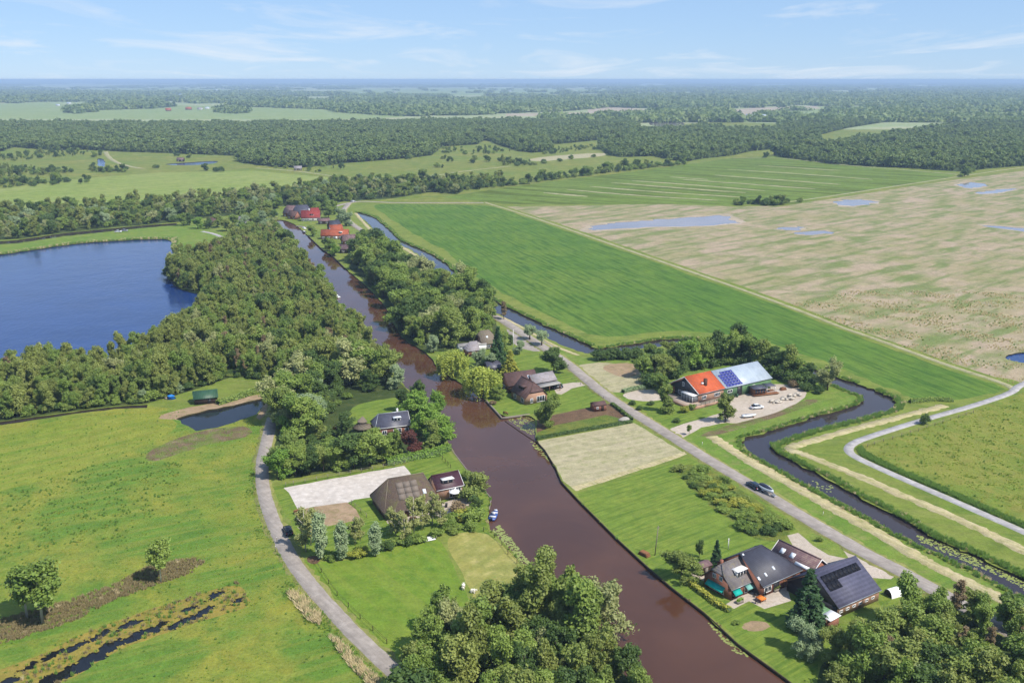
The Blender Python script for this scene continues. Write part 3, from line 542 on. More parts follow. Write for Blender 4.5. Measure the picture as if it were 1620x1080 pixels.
class House:
    """gabled building in its own frame: X along the ridge, -Y its sunny front, origin in the middle of its footprint"""
    def __init__(s, name, label, corner, ang, L, W, eave, ridge, wall, roof, hip=(None, None), over=0.3, cat='house', group=None, inset=(None, None), thick=0.16, root=None, part='', dz=0.0, floor=0.0):
        s.L, s.W, s.eave, s.ridge, s.over = L, W, eave, ridge, over
        a = math.radians(ang); u = (math.cos(a), math.sin(a)); n = (-u[1], u[0])
        cx = corner[0]+u[0]*L/2+n[0]*W/2; cy = corner[1]+u[1]*L/2+n[1]*W/2
        s.root = root or empty(name, (cx, cy, 0), a, label, cat, group)
        s.off = None
        if root is not None:      # wing of a bigger house: bake its frame
            R = Matrix.Translation((cx, cy, 0)) @ Matrix.Rotation(a, 4, 'Z'); base = Matrix.Translation(root.location) @ Matrix.Rotation(root.rotation_euler.z, 4, 'Z')
            s.off = base.inverted() @ R
        s.part = part; s.hip = hip
        hw = W/2; hl = L/2; rise = ridge-eave; zh = [ridge if h is None else h for h in hip]
        s.ins = [(ridge-zh[k])*0.75 if inset[k] is None else inset[k] for k in (0, 1)]
        # wall solid
        sw = hw-over; sl = hl-over; zw = lambda y: eave+rise*(1-abs(y)/hw)-thick*1.3
        V = []; prof = []
        for k, x in ((0, -sl), (1, sl)):
            wh = hw*(ridge-zh[k])/rise if rise else 0
            wh = min(wh, sw); zt = min(zh[k], ridge)-thick*1.3-0.02
            V += [(x,-sw,floor),(x,-sw,zw(sw)),(x,-wh,min(zw(wh), zt)),(x,wh,min(zw(wh), zt)),(x,sw,zw(sw)),(x,sw,floor)]
        m = MB().add(V, [(0,1,2,3,4,5),(11,10,9,8,7,6),(0,6,7,1),(1,7,8,2),(2,8,9,3),(3,9,10,4),(4,10,11,5),(5,11,6,0)])
        s.mk('wall', m, wall)
        # roof shell
        xl, xr = -hl, hl
        e = [(xl,-hw,eave),(xr,-hw,eave),(xr,hw,eave),(xl,hw,eave)]
        whl = hw*(ridge-zh[0])/rise; whr = hw*(ridge-zh[1])/rise
        T = [(xl,-hw,eave),(xr,-hw,eave),(xr,-whr,zh[1]),(xr-s.ins[1],0,ridge),(xl+s.ins[0],0,ridge),(xl,-whl,zh[0]),
             (xr,hw,eave),(xl,hw,eave),(xr,whr,zh[1]),(xl,whl,zh[0])]
        n0 = len(T); faces = [(0,1,2,3,4,5),(6,7,9,4,3,8)]
        if zh[0] < ridge: faces.append((5,4,9))
        if zh[1] < ridge: faces.append((2,8,3))
        B = [(x, y, z-thick) for x, y, z in T]; bf = [tuple(i+n0 for i in f[::-1]) for f in faces]
        ring = [0,1,2]+([3] if zh[1] == ridge else [])+[8,6,7,9]+([4] if zh[0] == ridge else [])+[5]
        side = [(ring[i], ring[i]+n0, ring[(i+1) % len(ring)]+n0, ring[(i+1) % len(ring)]) for i in range(len(ring))]
        s.roof = s.mk('roof', MB().add(T+B, faces+bf+side), roof, clean=True)
        s.slope = math.hypot(hw, rise); s.pit = math.atan2(rise, hw)
    def mk(s, name, m, mat, parent=None, smooth=False, clean=False):
        if s.off is not None: m.V = [tuple(s.off @ Vector(v)) for v in m.V]
        o = m.build(name, M[mat] if isinstance(mat, str) else mat, parent or s.root, smooth)
        if clean:
            bm = bmesh.new(); bm.from_mesh(o.data); bmesh.ops.remove_doubles(bm, verts=bm.verts, dist=0.002); bmesh.ops.dissolve_degenerate(bm, edges=bm.edges, dist=0.001); bmesh.ops.recalc_face_normals(bm, faces=bm.faces); bm.to_mesh(o.data); bm.free()
        return o
    def ridge_cap(s, mat):
        x0 = -s.L/2+s.ins[0]; x1 = s.L/2-s.ins[1]; m = MB()
        m.tube([(x0, 0, s.ridge-.02), (x1, 0, s.ridge-.02)], 0.14, 6)
        for k, x, h in ((0, -s.L/2, s.hip[0]), (1, s.L/2, s.hip[1])):
            if h is not None:
                wh = s.W/2*(s.ridge-h)/(s.ridge-s.eave); xr = x0 if k == 0 else x1
                for sg in (-1, 1): m.tube([(x, sg*wh, h), (xr, 0, s.ridge)], 0.1, 5)
        s.mk('ridge_cap', m, mat, s.roof)
    def barge(s, mat, ends=(0, 1)):
        for k in ends:
            x = (-1 if k == 0 else 1)*(s.L/2+.05)
            for sg in (-1, 1):
                m = MB(); m.hexa([(x-.05,sg*s.W/2,s.eave-.2),(x+.05,sg*s.W/2,s.eave-.2),(x+.05,0,s.ridge-.2),(x-.05,0,s.ridge-.2)],
                       [(x-.05,sg*s.W/2,s.eave+.06),(x+.05,sg*s.W/2,s.eave+.06),(x+.05,0,s.ridge+.06),(x-.05,0,s.ridge+.06)])
                s.mk('bargeboard', m, mat, s.roof)
    def gutter(s, mat='zinc'):
        for sg in (-1,): s.mk('gutter', MB().tube([(-s.L/2, sg*(s.W/2+.06), s.eave-.1), (s.L/2, sg*(s.W/2+.06), s.eave-.1)], .08, 6), mat, s.roof)
    def window(s, side, a, z, w, h, frame='white_paint', pane='window_glass', bars=1, name='window'):
        d = s.W/2-s.over if side in 'fb' else s.L/2-s.over
        def q(u, v, o):   # u across, v up, o outwards
            if side == 'f': return (a+u, -d-o, z+v)
            if side == 'b': return (a+u, d+o, z+v)
            if side == 'l': return (-d-o, a+u, z+v)
            return (d+o, a+u, z+v)
        def bx(m, u0, u1, v0, v1, o0, o1): m.hexa([q(u0,v0,o0),q(u1,v0,o0),q(u1,v1,o0),q(u0,v1,o0)], [q(u0,v0,o1),q(u1,v0,o1),q(u1,v1,o1),q(u0,v1,o1)])
        m = MB(); t = min(.12, w*.12)
        bx(m,-w/2,w/2,0,t,-.02,.08); bx(m,-w/2,w/2,h-t,h,-.02,.08); bx(m,-w/2,-w/2+t,t,h-t,-.02,.08); bx(m,w/2-t,w/2,t,h-t,-.02,.08)
        for k in range(1, bars+1):
            u = -w/2+w*k/(bars+1); bx(m, u-.04, u+.04, t, h-t, -.02, .07)
        f = s.mk(name, m, frame); p = MB(); bx(p, -w/2+t, w/2-t, t, h-t, -.03, .03); s.mk('pane', p, pane, f); return f
    def door(s, side, a, w, h, mat, z=0.0):
        d = s.W/2-s.over if side in 'fb' else s.L/2-s.over; m = MB()
        if side in 'fb':
            sg = -1 if side == 'f' else 1; y = sorted((sg*(d-.02), sg*(d+.06))); m.box(a-w/2, a+w/2, y[0], y[1], z+.02, z+h)
        else:
            sg = -1 if side == 'l' else 1; x = sorted((sg*(d-.02), sg*(d+.06))); m.box(x[0], x[1], a-w/2, a+w/2, z+.02, z+h)
        return s.mk('door', m, mat)
    def awning(s, side, a, z, w, drop, out, mat):
        d = s.W/2-s.over if side == 'f' else s.L/2-s.over
        q = (lambda u, o, v: (a+u, -d-o, v)) if side == 'f' else (lambda u, o, v: (-d-o, a+u, v))
        m = MB(); m.hexa([q(-w/2,.02,z-.06),q(w/2,.02,z-.06),q(w/2,out,z-drop-.06),q(-w/2,out,z-drop-.06)], [q(-w/2,.02,z),q(w/2,.02,z),q(w/2,out,z-drop),q(-w/2,out,z-drop)])
        m.hexa([q(-w/2,out,z-drop-.25),q(w/2,out,z-drop-.25),q(w/2,out+.02,z-drop-.25),q(-w/2,out+.02,z-drop-.25)], [q(-w/2,out,z-drop),q(w/2,out,z-drop),q(w/2,out+.02,z-drop),q(-w/2,out+.02,z-drop)])
        return s.mk('awning', m, mat)
    def sl(s, x, v, o, side=-1):
        """point on the front slope: x along, v metres up from the eave, o above the roof face"""
        ca, sa = math.cos(s.pit), math.sin(s.pit)
        return (x, side*(s.W/2-v*ca+o*sa), s.eave+v*sa+o*ca)
    def slope_box(s, name, x0, x1, v0, v1, mat, th=0.08, lift=0.01, parent=None, side=-1):
        m = MB(); f = lambda o: [s.sl(x0,v0,o,side),s.sl(x1,v0,o,side),s.sl(x1,v1,o,side),s.sl(x0,v1,o,side)]
        m.hexa(f(lift), f(lift+th)); return s.mk(name, m, mat, parent or s.roof)
    def chimney(s, x, y, z0, z1, w, mat='red_brick'):
        m = MB(); m.box(x-w/2, x+w/2, y-w/2, y+w/2, z0, z1); c = s.mk('chimney', m, mat, s.roof)
        return c
    def dormer(s, x, v, w, h, depth, roofm='white_paint', cheek='white_paint', n=2, over=.25):
        """flat-roofed dormer standing on the front slope"""
        p = s.sl(x, v, 0); y0 = p[1]; z0 = p[2]
        m = MB(); m.box(x-w/2, x+w/2, y0, y0+depth, z0-.1, z0+h); d = s.mk('dormer', m, cheek)
        m = MB(); m.box(x-w/2-over, x+w/2+over, y0-over, y0+depth+.1, z0+h, z0+h+.14); s.mk('dormer_roof', m, roofm, d)
        for k in range(n):
            u0 = x-w/2+w*(k+.12)/n; u1 = x-w/2+w*(k+.88)/n; m = MB(); m.box(u0, u1, y0-.03, y0+.02, z0+h*.18, z0+h*.9); s.mk('dormer_window', m, 'window_glass', d)
        return d
# -- farmhouse by the near bend of the lane
A = 35.5
fh = House('farmhouse', 'long farmhouse with grey tiled and dark roofs and teal awnings beside the brown canal', P(1157,933,2.5), A, 7.2, 7.8, 2.5, 6.2, 'red_brick', 'grey_tile', (4.6, None), cat='house')
fh.ridge_cap('grey_tile'); fh.gutter()
fh.dormer(0.7, 1.7, 2.5, 1.25, 2.2, 'white_paint', 'white_paint', 3)
fh.awning('f', -2.0, 2.15, 2.1, 0.75, 1.0, 'teal_awning'); fh.awning('f', 1.6, 2.15, 2.1, 0.6, 1.0, 'pale_awning')
fh.window('f', -2.0, 0.3, 1.9, 1.9, 'dark_wood'); fh.window('f', 1.6, 0.3, 1.9, 1.9)
fh.awning('l', 0.2, 2.1, 4.6, 0.7, 0.9, 'teal_awning'); fh.window('l', 0.2, 0.4, 4.0, 1.6, 'white_paint', 'window_glass', 3)
fh.window('l', -0.8, 3.0, 0.9, 1.0); fh.window('l', 0.9, 3.0, 0.9, 1.0)
fh.chimney(-2.2, 0.3, 5.4, 6.9, 0.55)
u = Vector((math.cos(math.radians(A)), math.sin(math.radians(A)))); nn = Vector((-u[1], u[0]))
c0 = Vector(P(1157,933,2.5)); link_c = c0+u*7.25+nn*0.3
lk = House('', None, link_c, A, 1.4, 7.2, 2.8, 6.3, 'red_brick', 'dark_tile', root=fh.root, over=0.05); 
barn_c = Vector(P(1207,928,2.5))
fb = House('', None, barn_c, A, 12.2, 12.8, 2.5, 7.1, 'red_brick', 'dark_tile', (None, 2.51), root=fh.root, inset=(None, 5.6)); fb.ridge_cap('dark_tile'); fb.gutter()
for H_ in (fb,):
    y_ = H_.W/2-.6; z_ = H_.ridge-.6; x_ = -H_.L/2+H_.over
    H_.mk('gable_shade', MB().hexa([(x_-.06,-y_,.1),(x_-.06,y_,.1),(x_-.06,.2,z_),(x_-.06,-.2,z_)], [(x_-.01,-y_,.1),(x_-.01,y_,.1),(x_-.01,.2,z_),(x_-.01,-.2,z_)]), 'black_paint')  # black panel paints shade onto the gable turned from the sun
fb.window('f', -4.2, 0.6, 2.2, 1.3); fb.door('f', -1.6, 1.8, 2.1, 'black_paint'); fb.door('f', 1.6, 2.2, 2.0, 'brown_wood'); fb.door('f', 3.9, 1.0, 2.0, 'dark_wood')
for x, v in ((-3.5, 1.6), (-0.6, 2.2), (-5.7, 1.4)): fb.slope_box('roof_light', x-.25, x+.25, v, v+.8, 'skylight')
fb.slope_box('roof_vent', -5.9, -5.5, 7.2, 7.6, 'skylight', .3)
wing_c = Vector(P(1227.8,865.5,2.6))
# old tiled wing across the back
A2 = A-90
wv = Vector((math.cos(math.radians(A2)), math.sin(math.radians(A2)))); wn2 = Vector((-wv[1], wv[0]))
wr = Vector(P(1232.8,853,4.9))
fw = House('', None, wr-wn2*2.7, A2, 11.0, 5.4, 2.7, 4.9, 'red_brick', 'old_tile', root=fh.root, over=.2); fw.barge('white_paint'); fw.ridge_cap('old_tile')
for x in (-3.2, -0.6): fw.slope_box('skylight', x-.55, x+.55, .9, 2.1, 'skylight', .1)
fw.slope_box('eave_sheet', 0.8, 5.2, 0.0, 0.7, 'white_sheet', .05)
# -- barn with black solar panels
sb = House('barn', 'large barn with blue-grey sheet roof and black solar panels beside the spruce', P(1326.8,961.4,2.4), 33, 12.8, 13.2, 2.4, 6.9, 'pale_brick', 'barn_sheet', cat='barn', over=.25)
sb.ridge_cap('barn_sheet'); sb.gutter()
for k in range(6): sb.window('f', -5.3+1.9*k, 0.9, 1.0, 0.6)
W8 = sb.slope
for k in range(9): sb.slope_box('solar_panel', -5.6+1.2*k, -5.6+1.2*k+1.185, W8-2.9, W8-1.2, 'solar_black', .06, .05)
for k in range(3): sb.slope_box('solar_panel', -5.6+1.2*k, -5.6+1.2*k+1.185, W8-4.62, W8-2.92, 'solar_black', .06, .05)
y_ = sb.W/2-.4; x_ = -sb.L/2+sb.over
sb.mk('gable_shade', MB().hexa([(x_-.06,-y_,.1),(x_-.06,y_,.1),(x_-.06,y_,2.1),(x_-.06,-y_,2.1)], [(x_-.01,-y_,.1),(x_-.01,y_,.1),(x_-.01,y_,2.1),(x_-.01,-y_,2.1)]), 'black_paint'); sb.mk('gable_shade', MB().hexa([(x_-.06,-y_,2.11),(x_-.06,y_,2.11),(x_-.06,.2,6.4),(x_-.06,-.2,6.4)], [(x_-.01,-y_,2.11),(x_-.01,y_,2.11),(x_-.01,.2,6.4),(x_-.01,-.2,6.4)]), 'black_paint')  # two black panels, shade painted over the barn's sunless gable
sb.door('l', 0, 3.4, 3.2, 'dark_wood'); sb.barge('black_paint', (0,))
# -- big barn house with orange tiles, solar panels and metal roof
A = 33.5; c0 = Vector(P(1106,623.6,3.7)); u = Vector((math.cos(math.radians(A)), math.sin(math.radians(A)))); nn = Vector((-u[1], u[0]))
bh = House('barn_house', 'barn house with bright orange tiles, blue solar panels and pale metal roof', c0, A, 11.6, 14, 3.7, 7.7, 'pale_brick', 'orange_tile', cat='house', over=.35)
bh.barge('white_paint', (0,)); bh.gutter(); bh.ridge_cap('orange_tile')
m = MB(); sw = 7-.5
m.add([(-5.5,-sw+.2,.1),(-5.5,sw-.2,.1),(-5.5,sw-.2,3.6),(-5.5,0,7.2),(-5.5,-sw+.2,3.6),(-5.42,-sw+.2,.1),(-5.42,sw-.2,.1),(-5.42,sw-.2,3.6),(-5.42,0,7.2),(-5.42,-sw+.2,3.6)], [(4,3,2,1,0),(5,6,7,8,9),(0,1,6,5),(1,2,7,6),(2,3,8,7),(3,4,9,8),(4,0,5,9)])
bh.mk('gable_shade', MB().add(m.V, m.F), 'black_paint')  # dark panel puts shade into the colour of the left gable
bh.window('l', 1.6, 1.3, 2.4, 1.4, 'white_paint', 'window_glass', 2); bh.window('l', 0.6, 4.4, 1.0, 1.4); bh.door('l', 5.0, 1.2, 3.0, 'brown_wood')
bh.window('f', -3.2, 1.5, 2.0, 1.3, bars=2); bh.window('f', 2.5, 1.5, 2.6, 1.3, bars=3)
bh.chimney(-0.6, -4.3, 4.2, 7.3, 0.9, 'dark_brick'); bh.slope_box('satellite_dish', -2.0, -1.2, 3.4, 3.9, 'white_sheet', .5, .1)
# conservatory and raised terrace
m = MB(); m.box(-7.9, -5.6, -6.4, -1.2, 0.9, 3.2); cz = bh.mk('conservatory', m, 'glass_panel')
m = MB(); m.box(-8.1, -5.5, -6.6, -1.0, 3.2, 3.36); bh.mk('conservatory_roof', m, 'white_paint', cz)
for y in (-6.35, -5.1, -3.8, -2.5, -1.25): m = MB(); m.box(-7.98, -7.86, y-.06, y+.06, .9, 3.2); bh.mk('glazing_bar', m, 'white_paint', cz)
m = MB(); m.box(-11, -5.55, -9.4, 5, -.2, 0.95); tr_ = bh.mk('terrace', m, 'pale_brick')
m = MB(); m.box(-5.5, 4.5, -9.4, -6.7, -.2, 0.95); bh.mk('terrace', m, 'pale_brick')
for z in (1.35, 1.75):
    m = MB(); m.box(-11, 4.5, -9.4, -9.34, z, z+.08); bh.mk('rail', m, 'green_sheet', tr_)
for x in np.linspace(-10.9, 4.4, 9): m = MB(); m.box(x-.05, x+.05, -9.42, -9.32, .95, 1.85); bh.mk('rail_post', m, 'green_sheet', tr_)
bm_ = House('', None, c0+u*11.7-nn*.1, A-0.8, 21.5, 14.2, 3.6, 7.75, 'green_clad', 'metal_sheet', root=bh.root, over=.2); bm_.gutter()
bm_.door('f', -4.2, 2.2, 3.2, 'black_paint'); bm_.window('f', -8.6, 1.7, 2.2, 1.1); bm_.window('f', 2.2, 1.9, 1.2, .8)
W8 = bm_.slope
for i in range(5):
    for j in range(6):
        if (i == 0 and j > 4) : continue
        bm_.slope_box('solar_panel', -9.7+1.42*i, -9.7+1.42*i+1.26, .35+1.12*j, .35+1.12*j+.98, 'solar_blue', .06, .06)
# -- houseboat-like garden cabin on the gravel yard
x, y = P(1193,628); e = empty('garden_cabin', (x, y, 0), math.radians(18), 'timber cabin with flat grey roofs and open deck on the gravel yard', 'cabin')
def pb(root, name, mat, *boxes):
    m = MB()
    for b in boxes: m.box(*b)
    return m.build(name, M[mat], root)
pb(e, 'deck', 'brown_wood', (0, 9.5, 0, 4.2, .3, .5)); pb(e, 'wall', 'brown_wood', (.4, 4.6, .5, 3.8, .5, 2.5)); pb(e, 'flat_roof', 'slate', (-.1, 5.0, 0, 4.1, 2.5, 2.66)); pb(e, 'flat_roof', 'slate', (5.2, 8.6, .9, 4.1, 2.7, 2.86))
for k in range(4): pb(e, 'window', 'window_glass', (.7+1.0*k, 1.4+1.0*k, .44, .52, .9, 2.1))
for xx in (5.3, 8.4):
    for yy in (1.0, 3.9): pb(e, 'post', 'white_paint', (xx, xx+.14, yy, yy+.14, .5, 2.7))
pb(e, 'deck_rail', 'white_paint', (4.9, 9.5, .05, .12, 1.2, 1.3), (9.4, 9.47, .12, 4.1, 1.2, 1.3)); [pb(e, 'jack_post', 'dark_wood', b) for b in ((.3,.6,.3,.6,0,.3), (8.6,8.9,.3,.6,0,.3), (.3,.6,3.4,3.7,0,.3), (8.6,8.9,3.4,3.7,0,.3))]
# -- thatched farm
A = 24.5
th = House('thatched_farm', 'farmhouse with huge hipped thatched roof and glazed roof strip beside the sand arena', P(608,813,2.0), A, 14.2, 11.9, 2.0, 8.1, 'dark_brick', 'thatch', (2.01, 2.01), inset=(3.0, 2.4), thick=.4, cat='house', over=.5)
th.ridge_cap('grey_thatch')
for k in range(3):
    for j in range(3): th.slope_box('roof_glazing', -2.7+1.75*k, -2.7+1.75*k+1.72, 2.6+1.5*j, 2.6+1.5*j+1.47, 'roof_glass', .08, .03)
th.slope_box('skylight', 3.4, 4.2, 3.2, 4.4, 'skylight', .1); th.window('f', -4, .2, 1.6, 1.4); th.window('f', 1, .2, 1.6, 1.4); th.door('f', 4, 1.1, 1.7, 'dark_wood')
rw = House('', None, P(690.7,775.8,3), 28, 7.4, 6.6, 3.0, 5.7, 'pale_brick', 'maroon_tile', root=th.root, over=.25); rw.gutter('white_paint'); rw.ridge_cap('maroon_tile')
rw.dormer(-0.1, 1.3, 2.7, 1.0, 1.6, 'white_paint', 'grey_wood', 2); rw.window('f', 1.4, .3, 3.2, 2.3, bars=3); rw.barge('white_paint', (1,)); rw.window('r', 0, .5, 1.8, 1.6)
# -- slate house among the maples
sh = House('slate_house', 'small house with dark slate roof and white dormer among bright green trees', P(593.3,678.3,2.8), 20, 10.6, 6.8, 2.8, 6.0, 'red_brick', 'slate', (2.81, None), inset=(1.8, None), cat='house')
sh.ridge_cap('zinc'); sh.gutter('white_paint'); sh.dormer(1.6, 1.7, 1.9, 1.0, 1.5, 'skylight', 'white_paint', 2); sh.chimney(2.2, 0.2, 5.4, 7.0, .5, 'white_paint'); sh.window('f', 1.3, .4, 2.4, 1.7, bars=2); sh.window('f', -2.5, .5, 1.4, 1.4); sh.window('f', 4.1, .5, 1.2, 1.4); sh.barge('white_paint', (1,)); sh.window('l', 0, .6, 1.2, 1.3)
# -- thatched cone shed
e = empty('thatched_shed', (-43.8, 268.8, 0), .3, 'small shed with steep pointed thatched roof next to the slate house', 'shed')
m = MB(); m.tube([(0,0,0),(0,0,2)], 2.3, 10); m.build('wall', M['dark_wood'], e)
m = MB(); m.tube([(0,0,1.8),(0,0,2.1),(0,0,3.6),(.2,0,5.1)], [3.0,2.9,1.5,.12], 12); m.build('roof', M['grey_thatch'], e, True)
# -- brick villa on the right bank
vl = House('brick_villa', 'brick villa with steep brown roofs and grey garage wing above its canal lawn', P(807,617.6,2.3), -60, 9.7, 8.6, 2.3, 6.6, 'pale_brick', 'brown_tile', (None, 4.0), cat='house')
vl.ridge_cap('brown_tile'); vl.dormer(-0.4, 2.2, 3.2, 1.0, 1.6, 'brown_tile', 'dark_wood', 3); vl.window('r', -1.8, .4, 1.0, 1.5); vl.window('r', 1.6, .3, 3.0, 2.0, bars=2); vl.door('r', 3.2, .9, 1.9, 'dark_wood'); vl.window('f', 2.5, .4, 1.6, 1.5); vl.window('f', -2.2, .4, 1.6, 1.5)
v2 = House('', None, (-1.2, 305.5), 25, 11.5, 8.0, 2.6, 6.0, 'dark_brick', 'brown_tile', root=vl.root); v2.window('l', 0, .6, 1.6, 1.4)
for x in (2.2, 3.6): v2.slope_box('skylight', x, x+.7, 2.0, 3.2, 'skylight', .1)
v3 = House('', None, (7.2, 307.9), 31, 9.4, 6.0, 2.7, 5.0, 'red_brick', 'cement_sheet', root=vl.root); v3.window('f', -1, .5, 1.6, 1.4); v3.window('f', 2.5, .5, 1.6, 1.4)
cp = Matrix.Translation(vl.root.location) @ Matrix.Rotation(vl.root.rotation_euler.z, 4, 'Z')
m = MB(); V = []
for zz_ in (2.35, 2.55): V += [(8.6,304.0,zz_),(16.4,309.2,zz_),(15.2,312.0,zz_),(7.6,307.6,zz_)]
m.add(V, [(3,2,1,0),(4,5,6,7),(0,1,5,4),(1,2,6,5),(2,3,7,6),(3,0,4,7)]); m.V = [tuple(cp.inverted() @ Vector(v)) for v in m.V]; m.build('carport_roof', M['lead_flat'], vl.root)
for q in ((8.9,304.4),(16,309.3),(12.4,306.8)):
    m = MB(); m.box(q[0]-.1, q[0]+.1, q[1]-.1, q[1]+.1, 0, 2.35); m.V = [tuple(cp.inverted() @ Vector(v)) for v in m.V]; m.build('carport_post', M['brown_wood'], vl.root)
# -- sheds
s1 = House('brick_shed', 'small red brick shed with brown roof on the bare garden soil', P(940,642,2.0), 20, 4.4, 3.4, 2.0, 2.8, 'red_brick', 'brown_tile', cat='shed', over=.15); s1.door('f', 0.8, .9, 1.7, 'dark_wood'); s1.window('f', -1, .8, .8, .7)
s2 = House('green_shed', 'shed with dark green sheet roof between the wood and the small pond', P(306,632,2.0), 20, 7.6, 6.0, 2.0, 3.9, 'dark_wood', 'green_sheet', cat='shed'); s2.window('l', 0, .7, 1.2, 1.0); s2.door('f', 1.0, 1.0, 1.7, 'black_paint'); s2.barge('green_sheet', (0,))
s3 = House('garden_shed', 'little wooden garden shed behind the grey roofed farmhouse', P(1110,899,1.9), 33, 3.2, 2.6, 1.9, 2.5, 'dark_wood', 'old_tile', cat='shed', over=.12); s3.door('f', 0, .8, 1.6, 'grey_wood')
x, y = P(1297,988); e = empty('lean_to', (x, y, 0), math.radians(-57), 'low lean-to shed with green and white sheet roof against the solar barn', 'shed')
pb(e, 'wall', 'red_brick', (0, 2.2, 0, 2.6, 0, 1.8)); m = MB(); m.hexa([(-2.8,-.2,1.9),(2.4,-.2,1.9),(2.4,2.9,2.5),(-2.8,2.9,2.5)], [(-2.8,-.2,1.98),(2.4,-.2,1.98),(2.4,2.9,2.58),(-2.8,2.9,2.58)]); e2 = e
m = MB(); m.hexa([(-4.2,-.2,2.0),(0,-.2,2.0),(0,2.8,2.3),(-4.2,2.8,2.3)], [(-4.2,-.2,2.08),(0,-.2,2.08),(0,2.8,2.38),(-4.2,2.8,2.38)]); m.build('roof', M['green_clad'], e); m = MB(); m.hexa([(.02,-.2,2.0),(2.5,-.2,2.0),(2.5,2.8,2.3),(.02,2.8,2.3)], [(.02,-.2,2.08),(2.5,-.2,2.08),(2.5,2.8,2.38),(.02,2.8,2.38)]); m.build('roof', M['white_sheet'], e)
pb(e, 'post', 'dark_wood', (-4.1, -3.95, 0, .15, 0, 2.0), (-4.1, -3.95, 2.5, 2.65, 0, 2.2))
# -- houses half hidden above the weeping willows
h1 = House('thatched_house', 'old house with steep brownish thatched roof behind the tall spruce', P(762,545,2.2), 25, 6.0, 7.5, 2.2, 6.8, 'dark_brick', 'grey_thatch', (5.0, 5.0), cat='house', thick=.3); h1.window('f', 0, .4, 1.4, 1.3); h1.slope_box('skylight', -.4, .4, 2.5, 3.3, 'skylight')
h2 = House('cottage', 'cottage with pale grey pointed roof above the left weeping willow', P(740,556,2.2), 25, 5.0, 5.5, 2.2, 5.2, 'red_brick', 'cement_sheet', (2.21, None), inset=(2.0, None), cat='house'); h2.window('f', 0, .5, 1.3, 1.2)
h3 = House('outbuilding', 'long low outbuilding with flat pale roof among the trees above the willows', P(727,548,2.4), 20, 11, 4.5, 2.4, 2.8, 'white_paint', 'lead_flat', cat='shed', over=.2); h3.door('f', -2, 2.0, 1.9, 'dark_wood')
h4 = House('boathouse', 'dark stepped-roof boathouse between the weeping willow and the golden conifer', P(772,583,2.0), 25, 5.5, 5.0, 2.0, 3.8, 'dark_wood', 'slate', cat='shed'); h4.door('f', 0, 2.2, 1.7, 'black_paint')
# -- hamlet at the far end of the canal
def hamlet(name, label, px_, ang, L, W, e, r, wall, roof, hip=(None, None), cat='house'):
    h = House(name, label, P(px_[0], px_[1]), ang, L, W, e, r, wall, roof, hip, cat=cat)
    h.ridge_cap(roof); k = max(1, int(L/3.5))
    for i in range(k): h.window('f', -L/2+L*(i+.5)/k, .6, 1.4, 1.3)
    h.window('l', 0, .6, 1.4, 1.3); return h
a1 = hamlet('red_roof_house', 'farthest house of the hamlet, its dark red roof above the canal end', (447,343), -25, 12, 9, 2.8, 8.5, 'red_brick', 'old_tile', (6, None))
hamlet('red_roof_cottage', 'cottage with brownish red roof standing at the canal end quay', (454,346.5), -28, 8, 6, 2.6, 6, 'red_brick', 'brown_tile')
hamlet('dark_roof_house', 'tall house with dark grey roof in the hamlet next to the bright red roof', (466,345), 15, 12, 10, 3, 9, 'dark_brick', 'slate', (6.5, 6.5))
c_ = hamlet('bright_red_house', 'long house with bright red tiled roof in the hamlet at the canal', (476,350.5), 8, 14, 9, 2.6, 7.5, 'white_paint', 'red_tile'); c_.chimney(-1, 0, 7, 8.6, .7, 'white_paint'); c_.dormer(1, 2, 2.2, 1.1, 1.6, 'red_tile', 'white_paint', 2)
hamlet('red_roof_barn', 'small barn with red roof squeezed between the dark grey roof and the trees', (487,344), 20, 9, 7, 2.5, 6.5, 'dark_wood', 'red_tile', cat='barn')
hamlet('orange_cottage', 'cottage with orange roof and white walls right of the low brown shed', (524,372), 30, 9, 6.5, 2.5, 6.2, 'white_paint', 'worn_orange_tile')
hamlet('brown_cottage', 'cottage with brownish red roof above the long brown-grey shed', (543,388), 25, 9, 6.5, 2.4, 6, 'red_brick', 'old_tile')
hamlet('low_shed', 'low brown-roofed shed right of the bright red roofed house', (503,355), 10, 8.5, 5, 2.2, 4, 'dark_wood', 'old_tile', cat='shed')
hamlet('dark_cottage', 'cottage with dark violet roof right behind the orange roofed house', (525,365), 40, 8, 7, 2.5, 6.5, 'dark_brick', 'dark_tile')
f_ = hamlet('orange_roof_house', 'long low house with orange tiled roof and white gable in the hamlet', (507,379), 3, 18, 7.5, 2.5, 6, 'pale_brick', 'worn_orange_tile'); f_.dormer(4, 1.6, 1.8, 1.1, 1.6, 'white_paint', 'white_paint', 2); f_.door('f', 1.2, 1.2, 2.0, 'white_paint')
hamlet('long_shed', 'long shed with brown-grey sheet roof on the canal bank below the hamlet', (537,401), 5, 13, 7, 2.4, 4.8, 'dark_wood', 'old_tile', cat='shed')
hamlet('orange_hut', 'small hut with orange roof beside the long brown-grey shed', (553,409), -50, 4, 3.4, 2.2, 4.2, 'red_brick', 'worn_orange_tile', cat='shed')
hamlet('lakeside_house', 'house with pale brown roof among trees left of the canal end', (376,357), 15, 11, 7, 2.5, 6, 'white_paint', 'cement_sheet')
hamlet('lakeside_cottage', 'small brown-roofed cottage behind the yellow-green bush near the lake', (328,357), 20, 8, 6, 2.4, 5.2, 'dark_brick', 'brown_tile')
hamlet('wooded_house', 'light roofed house partly hidden by trees at the right of the far left bank', (396,349), 0, 8, 6, 2.5, 5.5, 'white_paint', 'cement_sheet')
hamlet('field_hut', 'tiny hut with reddish roof beside the far meadow pond', (279,256), 0, 9, 6, 2.5, 5, 'dark_wood', 'old_tile', cat='hut')
